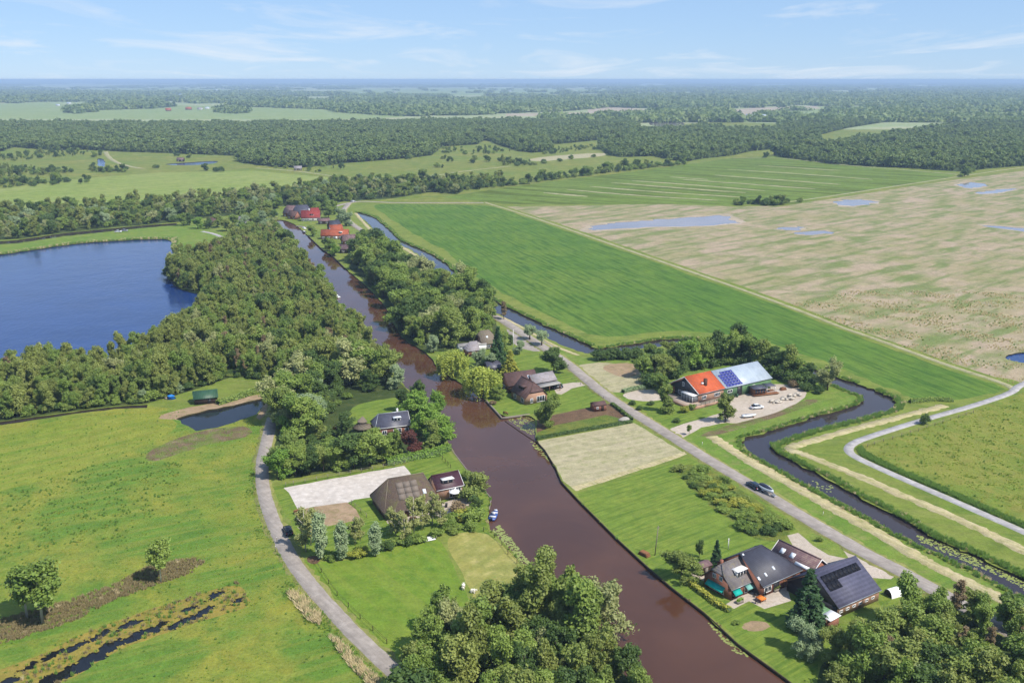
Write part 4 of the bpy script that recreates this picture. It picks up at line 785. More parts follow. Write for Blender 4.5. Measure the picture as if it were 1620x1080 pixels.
hamlet('wood_edge_hut', 'tiny grey hut at the edge of the far wood by the pale track', (465,270), 10, 9, 6, 2.5, 5, 'grey_wood', 'cement_sheet', cat='hut')
# -- farms and villages on the far plain
far_b = [(262,176,'brick','worn_orange_tile'),(293,174,'brick','worn_orange_tile'),(312,174,'w','cement_sheet'),(325,173,'w','metal_sheet'),(88,168,'w','metal_sheet'),(105,165,'w','metal_sheet'),(66,158,'w','metal_sheet'),(165,156,'w','metal_sheet'),(176,156,'w','metal_sheet'),(345,172,'w','cement_sheet'),(450,171,'w','cement_sheet'),(465,170,'w','cement_sheet'),(283,151,'w','metal_sheet'),(748,164,'w','metal_sheet'),(760,164,'w','metal_sheet')]
r_ = random.Random(5)
for k in range(26): far_b.append((r_.uniform(1120,1330), r_.uniform(153,167), r_.choice(['w','brick']), r_.choice(['cement_sheet','brown_tile','metal_sheet','slate'])))
for k in range(16): far_b.append((r_.uniform(1340,1620), r_.uniform(152,164), 'w', r_.choice(['cement_sheet','metal_sheet','brown_tile'])))
for k in range(26): far_b.append((r_.uniform(0,520), r_.uniform(134,150), 'w', r_.choice(['metal_sheet','cement_sheet','brown_tile'])))
for k in range(12): far_b.append((r_.uniform(620,1100), r_.uniform(138,160), 'w', r_.choice(['metal_sheet','cement_sheet'])))
far_b += [(1180,186,'w','tan'),(1197,186,'w','tan')]
for k, (x, y, wl, rf) in enumerate(far_b):
    D_ = P(x, y)[1]; L_ = r_.uniform(14, 26)*(1.0 if D_ < 5000 else 1.6); rf = 'metal_sheet' if rf == 'tan' else rf
    near = k in (0, 1, 4)
    lb = {0: 'small farm with orange roof left of the larger orange barn on the far green field', 1: 'larger orange-roofed barn on the far green field', 4: 'grey-roofed barn at the left end of the far green field'}.get(k)
    side = 'left' if x < 560 else ('middle' if x < 1110 else 'right')
    if not lb: lb = {'left': 'small pale house or barn scattered over the far plain at left', 'middle': 'small pale building among the far woods in the middle of the horizon', 'right': 'small pale house of the far village at right below the horizon'}[side]
    h = House('far_house', lb, P(x, y), r_.uniform(-30, 30), L_, r_.uniform(9, 13), r_.uniform(3, 5), r_.uniform(7, 10), 'white_paint' if wl == 'w' else 'red_brick', rf, cat='house', group=None if near else {'left': 'houses on the far left plain', 'middle': 'buildings in the far middle woods', 'right': 'houses of the far right village'}[side])
# ------------------------------------------------------------------ vegetation: meshes
LM = {}
def lm(n, d, l, third=None, tr=0.25, up=0.2): LM[n] = leaf_mat(n, d, l, third, tr, up)
KL = 1.16
lm('leaf_wood', lin(82,96,42,KL), lin(138,144,76,KL), lin(100,124,54,KL))
lm('leaf_far', lin(70,92,48,KL), lin(122,136,74,KL), lin(108,120,66,KL))
lm('leaf_green', lin(80,104,42,KL), lin(132,148,70,KL), lin(116,124,64,KL))
lm('leaf_bright', lin(84,116,42,KL), lin(130,156,66,KL))
lm('leaf_dark', lin(52,74,36,KL), lin(92,112,54,KL))
lm('leaf_silver', lin(104,122,86,KL), lin(150,164,126,KL))
lm('leaf_pale', lin(112,120,74,KL), lin(158,160,110,KL))
lm('leaf_weeping', lin(124,138,54,KL), lin(168,174,82,KL))
lm('leaf_conifer', lin(40,66,40,KL), lin(76,104,58,KL))
lm('leaf_golden', lin(112,124,44,KL), lin(164,160,70,KL))
lm('leaf_copper', lin(70,42,40,KL), lin(112,66,56,KL))
lm('leaf_birch', lin(112,120,66,KL), lin(152,154,98,KL))
lm('leaf_brown', lin(104,90,66,KL), lin(140,122,94,KL))
lm('grass_blade', lin(118,154,56,1.15), lin(150,172,74,1.15), None, 0.3, 0.9)
lm('grass_rough', lin(120,142,52,1.1), lin(166,166,78,1.1), None, 0.3, 0.9)
lm('reed_blade', lin(88,126,50,1.1), lin(128,158,68,1.1), None, 0.3, 0.75)
lm('dry_reed', lin(196,178,138,1.1), lin(228,210,174,1.1), None, 0.3, 0.8)
lm('scrub_leaf', lin(108,96,64,1.0), lin(146,132,94,1.0), None, 0.3, 0.5)
plain('bark', lin(110,100,88,0.7), 0.9, 0.1, 0, 0.4, 3)
plain('birch_bark', lin(214,206,192,0.8), 0.8, 0.2, 0, 0.35, 2.5)
def quads(C, Nrm, size, aspect=1.4, rng=RNG, T=None):
    """leaf faces: one kite per point, facing about Nrm"""
    n = len(C); R = rng.normal(size=(n, 3)) if T is None else T
    N = Nrm/np.maximum(np.linalg.norm(Nrm, axis=1, keepdims=True), 1e-6)
    T = R-N*np.sum(R*N, axis=1, keepdims=True); T /= np.maximum(np.linalg.norm(T, axis=1, keepdims=True), 1e-6)
    B = np.cross(N, T); s = size.reshape(-1, 1)
    V = np.stack((C-T*s*aspect*.5, C+B*s*.5+T*s*.05, C+T*s*aspect*.5, C-B*s*.5+T*s*.05), axis=1).reshape(-1, 3)
    return V
def leaf_cloud(clumps, n, leaf, rng, out=0.75, up=0.25, drop=0.0, shell=0.45, spray=1.1):
    """clumps: (centre, radii, weight) -> leaf faces through the crown's volume, thicker near the clump surfaces"""
    Cs = np.array([c[0] for c in clumps]); Rs = np.array([c[1] for c in clumps]); A = np.array([c[2] for c in clumps], float)
    k = rng.choice(len(clumps), n, p=A/A.sum()); d = rng.normal(size=(n, 3)); d /= np.linalg.norm(d, axis=1, keepdims=True)
    rr = 1-shell*rng.random(n)**1.6; sp = rng.random(n) < .3; rr = np.where(sp, 1+.45*rng.random(n)**1.5, rr); C = Cs[k]+d*Rs[k]*rr.reshape(-1, 1); ax = Cs-np.array([0, 0, Cs[:,2].mean()*.75]); ax /= np.maximum(np.linalg.norm(ax, axis=1, keepdims=True), .1); C = C+ax[k]*(Rs[k].max(axis=1)*spray*(rng.random(n)-.3)).reshape(-1, 1)
    if drop: C[:,2] -= drop*rng.random(n)
    N = d*out+rng.normal(size=(n, 3))*0.55+np.array([0, 0, up])
    ct = rng.random(len(clumps)); tint = np.clip(0.55*ct[k]+0.45*rng.random(n), 0, 1)
    return quads(C, N, leaf*(0.6+0.8*rng.random(n)), 1.5, rng), tint
def join_tree(name, trunk, crownV, tint, matT, matL):
    tv = np.array(trunk.V, dtype=np.float32).reshape(-1, 3) if trunk else np.zeros((0, 3)); tf = trunk.F if trunk else []
    n = len(crownV)//4; V = np.vstack((tv, crownV)); loops = [i for f in tf for i in f]
    loops = np.concatenate((np.array(loops, dtype=np.int32), np.arange(n*4, dtype=np.int32)+len(tv)))
    tot = np.concatenate((np.array([len(f) for f in tf], dtype=np.int32), np.full(n, 4, dtype=np.int32)))
    mi = np.concatenate((np.zeros(len(tf), dtype=np.int32), np.ones(n, dtype=np.int32)))
    return mesh_np(name, V, loops, tot, [matT, matL], mi, np.concatenate((np.zeros(len(tf)), tint)))
def crown_of(kind, rng, q):
    """clump lists for a tree 10 m tall; returns clumps, trunk, n, leaf size, extra kwargs"""
    tr = MB(); cl = []; kw = {}
    def ell(nc, cz, rx, rz, r0, r1, low=-0.75, inner=0.35):
        for i in range(nc):
            for _ in range(30):
                d = rng.normal(size=3); d /= np.linalg.norm(d)
                if d[2] > low: break
            t = inner+(1-inner)*rng.random()**0.5; r = r0+(r1-r0)*rng.random()
            c = np.array([d[0]*(rx-r*.5)*t, d[1]*(rx-r*.5)*t, cz+d[2]*(rz-r*.5)*t])
            cl.append((c, np.array([r, r, r*(0.7+.25*rng.random())]), r*r))
    def lobes(nl, cz0, cz1, off, r0, r1, per, c0, c1):
        for k in range(nl):
            a = 6.28*(k+rng.random()*.8)/nl; o = off*math.sqrt(rng.random()); z = cz0+(cz1-cz0)*(k+.5*rng.random())/nl; R = (r0+(r1-r0)*rng.random())*(1.1-.35*(z-cz0)/(cz1-cz0))
            for i in range(per):
                d = rng.normal(size=3); d /= np.linalg.norm(d); t = R*(.35+.65*rng.random()**.5); r = c0+(c1-c0)*rng.random()
                cl.append((np.array([math.cos(a)*o+d[0]*t, math.sin(a)*o+d[1]*t, max(.9, z+d[2]*t*.95)]), np.array([r, r, r*.75]), r*r))
        rng.shuffle(cl)
    n, leaf = 7500, 0.31
    if kind in ('round', 'maple'):
        lobes(6, 2.6, 8.2, 1.9, 1.5, 2.3, 11, .45, 1.0); tr.tube([(0,0,0),(0.1,0.05,2.6),(0,0.1,6)], [.28,.2,.08], 7)
    elif kind == 'wood':
        lobes(6, 2.2, 8.6, 1.0, 1.1, 1.8, 9, .4, .85); tr.tube([(0,0,0),(.1,0,4),(0.05,.1,6.8)], [.15,.10,.03], 6)
        a = rng.random()*6; tr.tube([(0,0,1),(math.cos(a)*.5,math.sin(a)*.5,4),(math.cos(a)*.8,math.sin(a)*.8,6.2)], [.1,.07,.03], 5)
        n, leaf = 6200, 0.27
    elif kind == 'tall':
        lobes(6, 1.8, 8.8, .8, 1.1, 1.8, 9, .4, .9); tr.tube([(0,0,0),(.1,.1,4),(0,.1,8.5)], [.2,.14,.05], 6)
    elif kind == 'column':
        for i in range(26):
            z = 1.2+8.2*i/25; r = 1.25*math.sin(math.pi*min(1, 0.18+0.8*(1-i/25)))**.6; a = rng.random()*6.28
            cl.append((np.array([math.cos(a)*r*.55, math.sin(a)*r*.55, z]), np.array([.8,.8,1.0])*(0.55+.45*r), r))
        tr.tube([(0,0,0),(0,0,8)], [.22,.06], 6); n, leaf = 6500, 0.26; kw = dict(up=0.5, spray=.5)
    elif kind == 'weeping':
        ell(14, 7.0, 3.0, 2.0, .8, 1.3, -0.1, 0.5); tr.tube([(0,0,0),(.2,0,3),(0,.2,7)], [.4,.3,.1], 7)
        for i in range(120):
            a = rng.random()*6.28; r = 1.6+2.9*rng.random()**.7; zt = 8.4-.45*r+rng.random()*.9; zb = 0.5+2.6*rng.random()
            cl.append((np.array([math.cos(a)*r, math.sin(a)*r, (zt+zb)/2]), np.array([.32,.32,(zt-zb)/2]), 0.45))
        n, leaf = 9000, 0.30; kw = dict(up=0.1, spray=.2)
    elif kind == 'spruce':
        for i in range(16):
            z = 0.9+8.6*i/15; R = 2.6*(1-i/15.6)+.15; m = max(3, int(9*(1-i/17)))
            for k in range(m):
                a = 6.28*(k+rng.random()*.7)/m; rr = R*(0.75+.35*rng.random())
                for t in (0.45, 0.8):
                    cl.append((np.array([math.cos(a)*rr*t, math.sin(a)*rr*t, z-rr*t*.18]), np.array([.42,.42,.30])*(0.6+.5*R/2.6), 0.5+.5*t))
        tr.tube([(0,0,0),(0,0,9.8)], [.22,.03], 6); n, leaf = 8000, 0.26; kw = dict(up=0.5, spray=.6)
    elif kind == 'birch':
        lobes(6, 2.4, 8.8, .7, .7, 1.2, 7, .25, .55); tr.tube([(0,0,0),(.1,0,4),(0,.1,9)], [.13,.09,.03], 6)
        for k in range(4):
            a = 6.28*rng.random(); z = 3+rng.random()*3; tr.tube([(0.05,0,z),(math.cos(a)*1.3,math.sin(a)*1.3,z+1.8)], [.06,.02], 5)
        n, leaf = 4200, 0.20; kw = dict(shell=0.9)
    elif kind == 'sapling':
        ell(18, 6.5, 1.9, 3.3, 0.5, 1.0, -0.9, 0.3); tr.tube([(0,0,0),(.05,0,5),(0,.05,8.5)], [.15,.12,.04], 6)
        n, leaf = 4200, 0.27; kw = dict(shell=0.8)
    elif kind == 'bush':
        ell(16, 3.6, 4.6, 4.2, 1.4, 2.4, -0.35, 0.4); tr.tube([(0,0,0),(0,0,4)], [.3,.1], 5)
        n, leaf = 3600, 0.60
    elif kind == 'pollard':
        ell(18, 6.4, 3.3, 3.4, 1.0, 1.6, -0.9, 0.55); tr.tube([(0,0,0),(0,0,4)], [.45,.4], 7); n, leaf = 4200, 0.36
    # limbs reach the clumps
    if kind in ('round', 'maple', 'wood', 'tall', 'sapling', 'pollard'):
        for c, r, wt in cl[:7]:
            z0 = max(1.8, c[2]*.45); tr.tube([(0.05,0.02,z0),(c[0]*.5,c[1]*.5,(z0+c[2])/2+.3),tuple(c)], [.09,.06,.02], 5)
    return cl, tr, int(n*q), leaf/math.sqrt(q), kw
TYPES = {}
def make_type(key, kind, leafm, barkm='bark', nvar=3, q=1.0, seed=0):
    L = []
    for v in range(nvar):
        rng = np.random.default_rng(1000*seed+v+1); cl, tr, n, leaf, kw = crown_of(kind, rng, q)
        CV, tint = leaf_cloud(cl, n, leaf, rng, **kw)
        trm = mesh_py(key+'_trunk', tr.V, tr.F, MATS[barkm], None, True)
        crm = mesh_np(key+'_crown', CV, np.arange(len(CV)), np.full(len(CV)//4, 4), [LM[leafm]], None, tint)
        L.append((trm, crm, (tr, CV, tint, MATS[barkm], LM[leafm])))
    TYPES[key] = L
make_type('wood', 'wood', 'leaf_wood', 'bark', 6, 1.0, 1)
make_type('round', 'round', 'leaf_green', 'bark', 4, 1.3, 2)
make_type('maple', 'maple', 'leaf_bright', 'bark', 3, 1.3, 3)
make_type('dark', 'round', 'leaf_dark', 'bark', 3, 1.2, 4)
make_type('tall', 'tall', 'leaf_green', 'bark', 4, 1.2, 5)
make_type('silver', 'round', 'leaf_silver', 'bark', 2, 1.2, 6)
make_type('pale', 'round', 'leaf_pale', 'bark', 2, 1.2, 7)
make_type('weeping', 'weeping', 'leaf_weeping', 'bark', 2, 1.0, 8)
make_type('spruce', 'spruce', 'leaf_conifer', 'bark', 2, 1.0, 9)
make_type('golden', 'spruce', 'leaf_golden', 'bark', 1, 1.0, 10)
make_type('copper', 'maple', 'leaf_copper', 'bark', 1, 1.0, 11)
make_type('birch', 'birch', 'leaf_birch', 'birch_bark', 3, 1.0, 12)
make_type('column', 'column', 'leaf_silver', 'bark', 2, 1.0, 13)
make_type('pollard', 'pollard', 'leaf_silver', 'bark', 2, 1.0, 14)
make_type('sapling', 'sapling', 'leaf_green', 'birch_bark', 2, 1.0, 15)
make_type('bush', 'bush', 'leaf_green', 'bark', 3, 0.7, 16)
make_type('yellowbush', 'bush', 'leaf_golden', 'bark', 2, 0.7, 17)
make_type('darkbush', 'bush', 'leaf_dark', 'bark', 2, 0.7, 18)
make_type('brownbush', 'bush', 'leaf_brown', 'bark', 1, 0.6, 19)
make_type('brownwood', 'birch', 'leaf_brown', 'bark', 2, 1.2, 20)
make_type('fargreen', 'round', 'leaf_far', 'bark', 3, 0.12, 21)
make_type('farwood', 'wood', 'leaf_far', 'bark', 4, 0.10, 22)
NTREE = [0]
TNAME = dict(wood='alder_tree', round='leafy_tree', maple='leafy_tree', dark='dark_tree', tall='tall_tree', silver='silver_willow', pale='pale_willow', weeping='weeping_willow',
             spruce='spruce_tree', golden='golden_conifer', copper='copper_beech', birch='birch_tree', column='columnar_willow', pollard='pollard_willow', sapling='young_tree',
             bush='bush', yellowbush='bush', darkbush='bush', brownbush='bush', brownwood='bare_tree', fargreen='far_tree')
def tree(key, x, y, h, wid=1.0, label=None, group=None, cat=None, r=random):
    """one tree standing at x, y (metres): h tall, crown widened by wid"""
    trm, crm, _ = r.choice(TYPES[key]); s = h/10.0
    bush = 'bush' in key
    if cat is None: cat = 'bush' if bush else 'tree'
    e = empty(TNAME[key], (x, y, 0), r.uniform(0, 6.28), label, cat, group); e.scale = (s*wid*r.uniform(.86, 1.14), s*wid*r.uniform(.86, 1.14), s)
    t = bpy.data.objects.new('stem' if bush else 'trunk', trm); link(t, e)
    c = bpy.data.objects.new('foliage' if bush else 'crown', crm); link(c, e); NTREE[0] += 1
    return e
def tp(key, px, py, h, label, wid=1.0, group=None): x, y = P(px, py); return tree(key, x, y, h, wid, label, group)
def inside(poly, pts):
    W = np.array(poly); x, y = pts[:,0], pts[:,1]; ins = np.zeros(len(pts), bool)
    for (a, b), (c, d) in zip(W, np.roll(W, -1, axis=0)):
        if b != d: ins ^= ((b > y) != (d > y)) & (x < (c-a)*(y-b)/(d-b)+a)
    return ins
def jitter_grid(poly, s, rng, jit=0.42):
    W = np.array(poly); lo, hi = W.min(0), W.max(0)
    gx, gy = np.meshgrid(np.arange(lo[0], hi[0]+s, s), np.arange(lo[1], hi[1]+s, s*.87)); gx[1::2] += s/2
    pts = np.column_stack((gx.ravel(), gy.ravel())); pts += rng.uniform(-jit*s, jit*s, pts.shape)
    return pts[inside(poly, pts)]
def rand_in(poly, n, rng):
    W = np.array(poly); lo, hi = W.min(0), W.max(0); out = np.zeros((0, 2))
    while len(out) < n:
        p = rng.uniform(lo, hi, (max(200, n), 2)); out = np.vstack((out, p[inside(poly, p)]))
    return out[:n]
def outside_all(pts, polys):
    m = np.ones(len(pts), bool)
    for q in polys: m &= ~inside(q, pts)
    return pts[m]
# stuff: many plants as one object, placed by geometry nodes
def stuff_sources(name, meshes):
    c = bpy.data.collections.new(name+'_kinds')
    for i, m in enumerate(meshes): c.objects.link(bpy.data.objects.new('%s_kind_%02d' % (name, i), m))
    return c
def stuff(name, label, pts, rot, scl, idx, coll, z=0.0):
    n = len(pts); me = bpy.data.meshes.new(name)
    co = np.column_stack((pts, np.full(n, z))) if pts.shape[1] == 2 else pts
    me.vertices.add(n); me.vertices.foreach_set('co', co.astype(np.float32).ravel())
    scl = np.asarray(scl, dtype=np.float32)
    if scl.ndim == 1: scl = np.column_stack((scl, scl, scl))
    a = me.attributes.new('rot', 'FLOAT_VECTOR', 'POINT'); a.data.foreach_set('vector', np.column_stack((np.zeros(n), np.zeros(n), rot)).astype(np.float32).ravel())
    a = me.attributes.new('scl', 'FLOAT_VECTOR', 'POINT'); a.data.foreach_set('vector', scl.ravel())
    a = me.attributes.new('idx', 'INT', 'POINT'); a.data.foreach_set('value', np.asarray(idx, dtype=np.int32))
    o = ob(name, me); tag(o, label, None, None, 'stuff')
    ng = bpy.data.node_groups.new(name, 'GeometryNodeTree')
    ng.interface.new_socket('Geometry', in_out='INPUT', socket_type='NodeSocketGeometry'); ng.interface.new_socket('Geometry', in_out='OUTPUT', socket_type='NodeSocketGeometry')
    gi = ng.nodes.new('NodeGroupInput'); go = ng.nodes.new('NodeGroupOutput'); ip = ng.nodes.new('GeometryNodeInstanceOnPoints')
    ci = ng.nodes.new('GeometryNodeCollectionInfo'); ci.inputs[0].default_value = coll; ci.inputs[1].default_value = True; ci.inputs[2].default_value = True
    def na(nm, ty):
        k = ng.nodes.new('GeometryNodeInputNamedAttribute'); k.data_type = ty; k.inputs[0].default_value = nm; return [s for s in k.outputs if s.enabled][0]
    L = ng.links.new
    L(gi.outputs[0], ip.inputs['Points']); L(ci.outputs[0], ip.inputs['Instance']); ip.inputs['Pick Instance'].default_value = True
    L(na('idx', 'INT'), ip.inputs['Instance Index']); L(na('rot', 'FLOAT_VECTOR'), ip.inputs['Rotation']); L(na('scl', 'FLOAT_VECTOR'), ip.inputs['Scale'])
    L(ip.outputs[0], go.inputs[0])
    md = o.modifiers.new('plants', 'NODES'); md.node_group = ng
    return o
def joined(keys):
    M = []
    for k in keys:
        for i, (a, b, (tr, CV, tint, mt, mlf)) in enumerate(TYPES[k]): M.append(join_tree('%s_plant_%d' % (k, i), tr, CV, tint, mt, mlf))
    return M
def tuft_mesh(name, mat, blades, h, spread, wid, rng):
    n = blades; a = rng.random(n)*6.28; r = spread*np.sqrt(rng.random(n)); C = np.column_stack((np.cos(a)*r, np.sin(a)*r, np.zeros(n)))
    ln = rng.normal(size=(n, 2))*0.35; hh = h*(0.55+.6*rng.random(n)); tip = C+np.column_stack((ln*hh.reshape(-1, 1), hh)); b = rng.random(n)*6.28
    D = np.column_stack((np.cos(b), np.sin(b), np.zeros(n)))*wid/2; mid = C*.5+tip*.5+np.array([0,0,1])*hh.reshape(-1,1)*.08
    V = np.stack((C-D, C+D, mid+D*.9, tip, mid-D*.9), axis=1).reshape(-1, 3)
    return mesh_np(name, V, np.arange(5*n), np.full(n, 5), [LM[mat]], None, rng.random(n))
# ------------------------------------------------------------------ vehicles, boats, animals, small objects
plain('car_black', lin(36,40,48,0.9), 0.25, 0.6, 0.2, 0.05); plain('car_blue', lin(52,66,84,0.9), 0.25, 0.6, 0.3, 0.05); plain('car_white', lin(226,230,236,0.85), 0.25, 0.6, 0, 0.04)
plain('car_silver', lin(168,172,180,0.8), 0.25, 0.6, 0.4, 0.05); plain('tyre', lin(34,34,34,0.9), 0.9, 0.2, 0, 0.1); plain('rim', lin(170,172,176,0.8), 0.3, 0.5, 0.6, 0.1)
plain('lamp_clear', lin(236,238,240,0.9), 0.1, 0.6, 0, 0.03); plain('lamp_red', lin(170,30,30,0.9), 0.2, 0.5, 0, 0.03)
plain('boat_blue', lin(58,84,150,0.85), 0.4, 0.5, 0, 0.1); plain('boat_cover', lin(40,46,66,0.9), 0.6, 0.3, 0, 0.1); plain('boat_seat', lin(206,206,210,0.85), 0.6, 0.3, 0, 0.1)
plain('fleece', lin(226,220,206,0.85), 0.95, 0.1, 0, 0.15, 8); plain('dark_fleece', lin(60,50,44,0.9), 0.95, 0.1, 0, 0.2, 8)
plain('lily', lin(150,160,84,0.7), 0.5, 0.4, 0, 0.2); plain('blue_sheet', lin(40,120,200,0.85), 0.5, 0.3, 0, 0.1)
def car(name, label, x, y, heading, paint, L=4.4, W=1.8, Ht=1.5, estate=False):
    e = empty(name, (x, y, 0.06), heading, label, 'car')
    xs = [-.5,-.47,-.3,-.05,.2,.38,.47,.5]; zt = [.62,.78,.86,.90,.88,.78,.66,.5]; wd = [.78,.92,1,1,1,.98,.88,.72]
    R = []
    for t, z, k in zip(xs, zt, wd):
        w2 = W/2*k; x_ = -t*L
        R.append([(x_,-w2*.94,.22),(x_,-w2,.45),(x_,-w2*.98,z*.9),(x_,-w2*.82,z),(x_,w2*.82,z),(x_,w2*.98,z*.9),(x_,w2,.45),(x_,w2*.94,.22)])
    m = MB().loft(R); m.build('body', M[paint], e, True)
    # cabin: rear is -x
    b0, b1 = (-.47, -.40) if estate else (-.40, -.22); f1, f0 = .10, .30
    m = MB(); w2 = W/2
    m.hexa([(b0*L,-w2*.86,.86),(f0*L,-w2*.86,.86),(f0*L,w2*.86,.86),(b0*L,w2*.86,.86)], [(b1*L,-w2*.68,Ht-.05),(f1*L,-w2*.68,Ht-.05),(f1*L,w2*.68,Ht-.05),(b1*L,w2*.68,Ht-.05)]); m.build('windows', M['window_glass'], e)
    m = MB(); m.hexa([(b1*L-.02,-w2*.7,Ht-.07),(f1*L+.02,-w2*.7,Ht-.07),(f1*L+.02,w2*.7,Ht-.07),(b1*L-.02,w2*.7,Ht-.07)], [(b1*L+.06,-w2*.62,Ht),(f1*L-.08,-w2*.62,Ht),(f1*L-.08,w2*.62,Ht),(b1*L+.06,w2*.62,Ht)]); m.build('roof', M[paint], e)
    for sx in (-.31, .31):
        for sy in (-1, 1):
            t = MB().tube([(sx*L, sy*(w2-.2), .32), (sx*L, sy*(w2+.01), .32)], .32, 12).build('wheel', M['tyre'], e); MB().tube([(sx*L, sy*(w2-.1), .32), (sx*L, sy*(w2+.02), .32)], .19, 8).build('rim', M['rim'], t)
    for sy in (-1, 1):
        MB().box(.46*L, .495*L, sy*w2*.72-.14, sy*w2*.72+.14, .55, .68).build('headlight', M['lamp_clear'], e); MB().box(-.495*L, -.46*L, sy*w2*.74-.12, sy*w2*.74+.12, .6, .78).build('tail_light', M['lamp_red'], e)
        MB().box(.16*L, .20*L, sy*(w2+.02)-.08, sy*(w2+.02)+.08, .9, 1.02).build('mirror', M[paint], e)
    return e
def hull(e, L, W, H_, z0, mat, name='hull'):
    R = []
    for t in np.linspace(0, 1, 9):
        k = (1-t**3.2)*.97+.03 if t > .3 else .88+.12*t/.3; w2 = W/2*k; zb = z0+.35*H_*t**4; x_ = -L/2+L*t
        R.append([(x_,-w2,z0+H_*(1+.18*t*t)),(x_,-w2*.85,zb+.35*H_),(x_,0,zb),(x_,w2*.85,zb+.35*H_),(x_,w2,z0+H_*(1+.18*t*t)),(x_,0,z0+H_*(.93+.18*t*t))])
    return MB().loft(R).build(name, M[mat], e, False)
# car towing a boat along the lane
ra, rb = Vector(P(1185,765)), Vector(P(1241,800)); hd = math.atan2(ra.y-rb.y, ra.x-rb.x)
cx, cy_ = P(1192,771); car('car', 'dark blue-grey car towing a boat trailer along the lane', cx, cy_, hd, 'car_blue', 4.7, 1.85, 1.5, True)
bx, by = P(1213,779.5); e = empty('boat', (bx, by, 0), hd+math.pi, 'white motorboat with black cover on the trailer behind the car', 'boat')
hull(e, 5.2, 2.1, .95, .55, 'car_white')
R = []
for t in np.linspace(0.04, .86, 8):
    k = (1-t**3.2)*.97+.03; w2 = 1.0*k*.86; z = 1.5+.18*t*t; x_ = -2.6+5.2*t; hh = .45*math.sin(math.pi*min(1, t+.18))
    R.append([(x_,-w2,z),(x_,-w2*.5,z+hh*.8),(x_,0,z+hh),(x_,w2*.5,z+hh*.8),(x_,w2,z),(x_,0,z-.2)])
MB().loft(R).build('cover', M['boat_cover'], e, True); MB().box(-2.95,-2.55,-.18,.18,.7,1.6).build('outboard_motor', M['car_black'], e)
e = empty('boat_trailer', (bx, by, 0.06), hd+math.pi, 'two-wheeled steel trailer under the white motorboat', 'trailer')
MB().box(-2.2,2.2,-.75,-.65,.42,.5).box(-2.2,2.2,.65,.75,.42,.5).box(-1.9,-1.8,-.65,.65,.42,.5).box(.8,.9,-.65,.65,.42,.5).hexa([(2.2,-.75,.42),(3.7,-.05,.42),(3.7,.05,.42),(2.2,.75,.42)],[(2.2,-.75,.5),(3.7,-.05,.5),(3.7,.05,.5),(2.2,.75,.5)]).build('frame', M['rim'], e)
for sy in (-1, 1): t = MB().tube([(-.5,sy*.86,.3),(-.5,sy*1.05,.3)], .3, 12).build('wheel', M['tyre'], e); MB().box(-.95,-.05,sy*.96-.12,sy*.96+.12,.62,.66).build('mudguard', M['car_white'], e)
MB().box(-2.75,-2.65,-.95,.95,.4,.58).build('light_bar', M['lamp_clear'], e)
ra, rb = Vector(P(445,830)), Vector(P(460,862)); hd = math.atan2(ra.y-rb.y, ra.x-rb.x)
x, y = P(456,842); car('car', 'black car parked beside the lane below the sand arena', x, y, hd, 'car_black')
x, y = P(1197,646); car('car', 'white hatchback parked on the gravel yard of the orange-roofed barn', x, y, math.radians(15), 'car_white', 4.2)
x, y = P(881,614); car('car', 'dark car half hidden beside the grey garage of the brick villa', x, y, math.radians(20), 'car_black', 4.2)
x, y = P(187,367.5); car('car', 'left one of two pale cars parked on the lake meadow', x, y, .1, 'car_white', 4.6)
x, y = P(197,366); car('car', 'right one of two pale cars parked on the lake meadow', x, y, .3, 'car_silver', 4.6)
x, y = P(558,319.5); car('car', 'grey car on the far road bend behind the hamlet', x, y, .4, 'car_silver', 4.6)
x, y = P(558,377); car('car', 'white car parked at the right end of the orange-roofed hamlet house', x, y, .6, 'car_white', 4.6)
x, y = P(1185,660); e = empty('boat', (x, y, 0), math.radians(12), 'upturned white boat lying on the soil beside the gravel yard', 'boat'); hull(e, 4.6, 1.7, .6, .25, 'car_white'); MB().box(-1.8,-1.6,-.7,.7,0,.3).build('chock', M['brown_wood'], e); MB().box(1.2,1.4,-.6,.6,0,.3).build('chock', M['brown_wood'], e); MB().box(-1.2,1.0,-.45,.45,.78,.9).build('stripe', M['boat_seat'], e)
x, y = P(779,816, -.4); e = empty('boat', (x+.4, y, -.45), math.radians(78), 'small blue open boat moored at the grassy bank near the thatched farm', 'boat'); hull(e, 5.4, 2.0, .75, -.15, 'boat_blue')
MB().box(-1.9,-1.3,-.8,.8,.62,.78).build('bench', M['boat_seat'], e); MB().box(.3,.8,-.75,.75,.64,.8).build('bench', M['boat_seat'], e); MB().box(-.6,-.1,-.35,.35,.62,1.25).build('console', M['boat_seat'], e); MB().box(-2.9,-2.6,-.16,.16,.2,1.05).build('outboard_motor', M['car_black'], e); MB().tube([(1.8,-.4,.8),(1.8,.4,.8)], .16, 8).build('fender', M['white_sheet'], e)
for i, (qx, qy, nm, mt) in enumerate([(532,470,'small white boat moored under the trees of the left canal bank','car_white'),(481,368,'dark boat moored at the hamlet quay','boat_cover'),(481,362,'white boat beside the wooden hamlet jetty','car_white')]):
    x, y = P(qx, qy, -.4); e = empty('boat', (x, y, -.45), math.radians(125), nm, 'boat'); hull(e, 5.5, 2.1, .8, -.1, mt); MB().box(-1,1.0,-.6,.6,.68,1.25).build('cabin', M['boat_seat'], e)
x, y = P(1404,943); e = empty('calf_hutch', (x, y, 0), math.radians(205), 'white domed plastic hutch with dark opening on grass behind the solar barn', 'hutch')
R = []
for i in range(9):
    a = math.pi*i/8; R.append((math.cos(a), math.sin(a)))
V = [(0 if k == 0 else -2.6, c*1.15, s_*1.55) for k in (0, 1) for c, s_ in R]
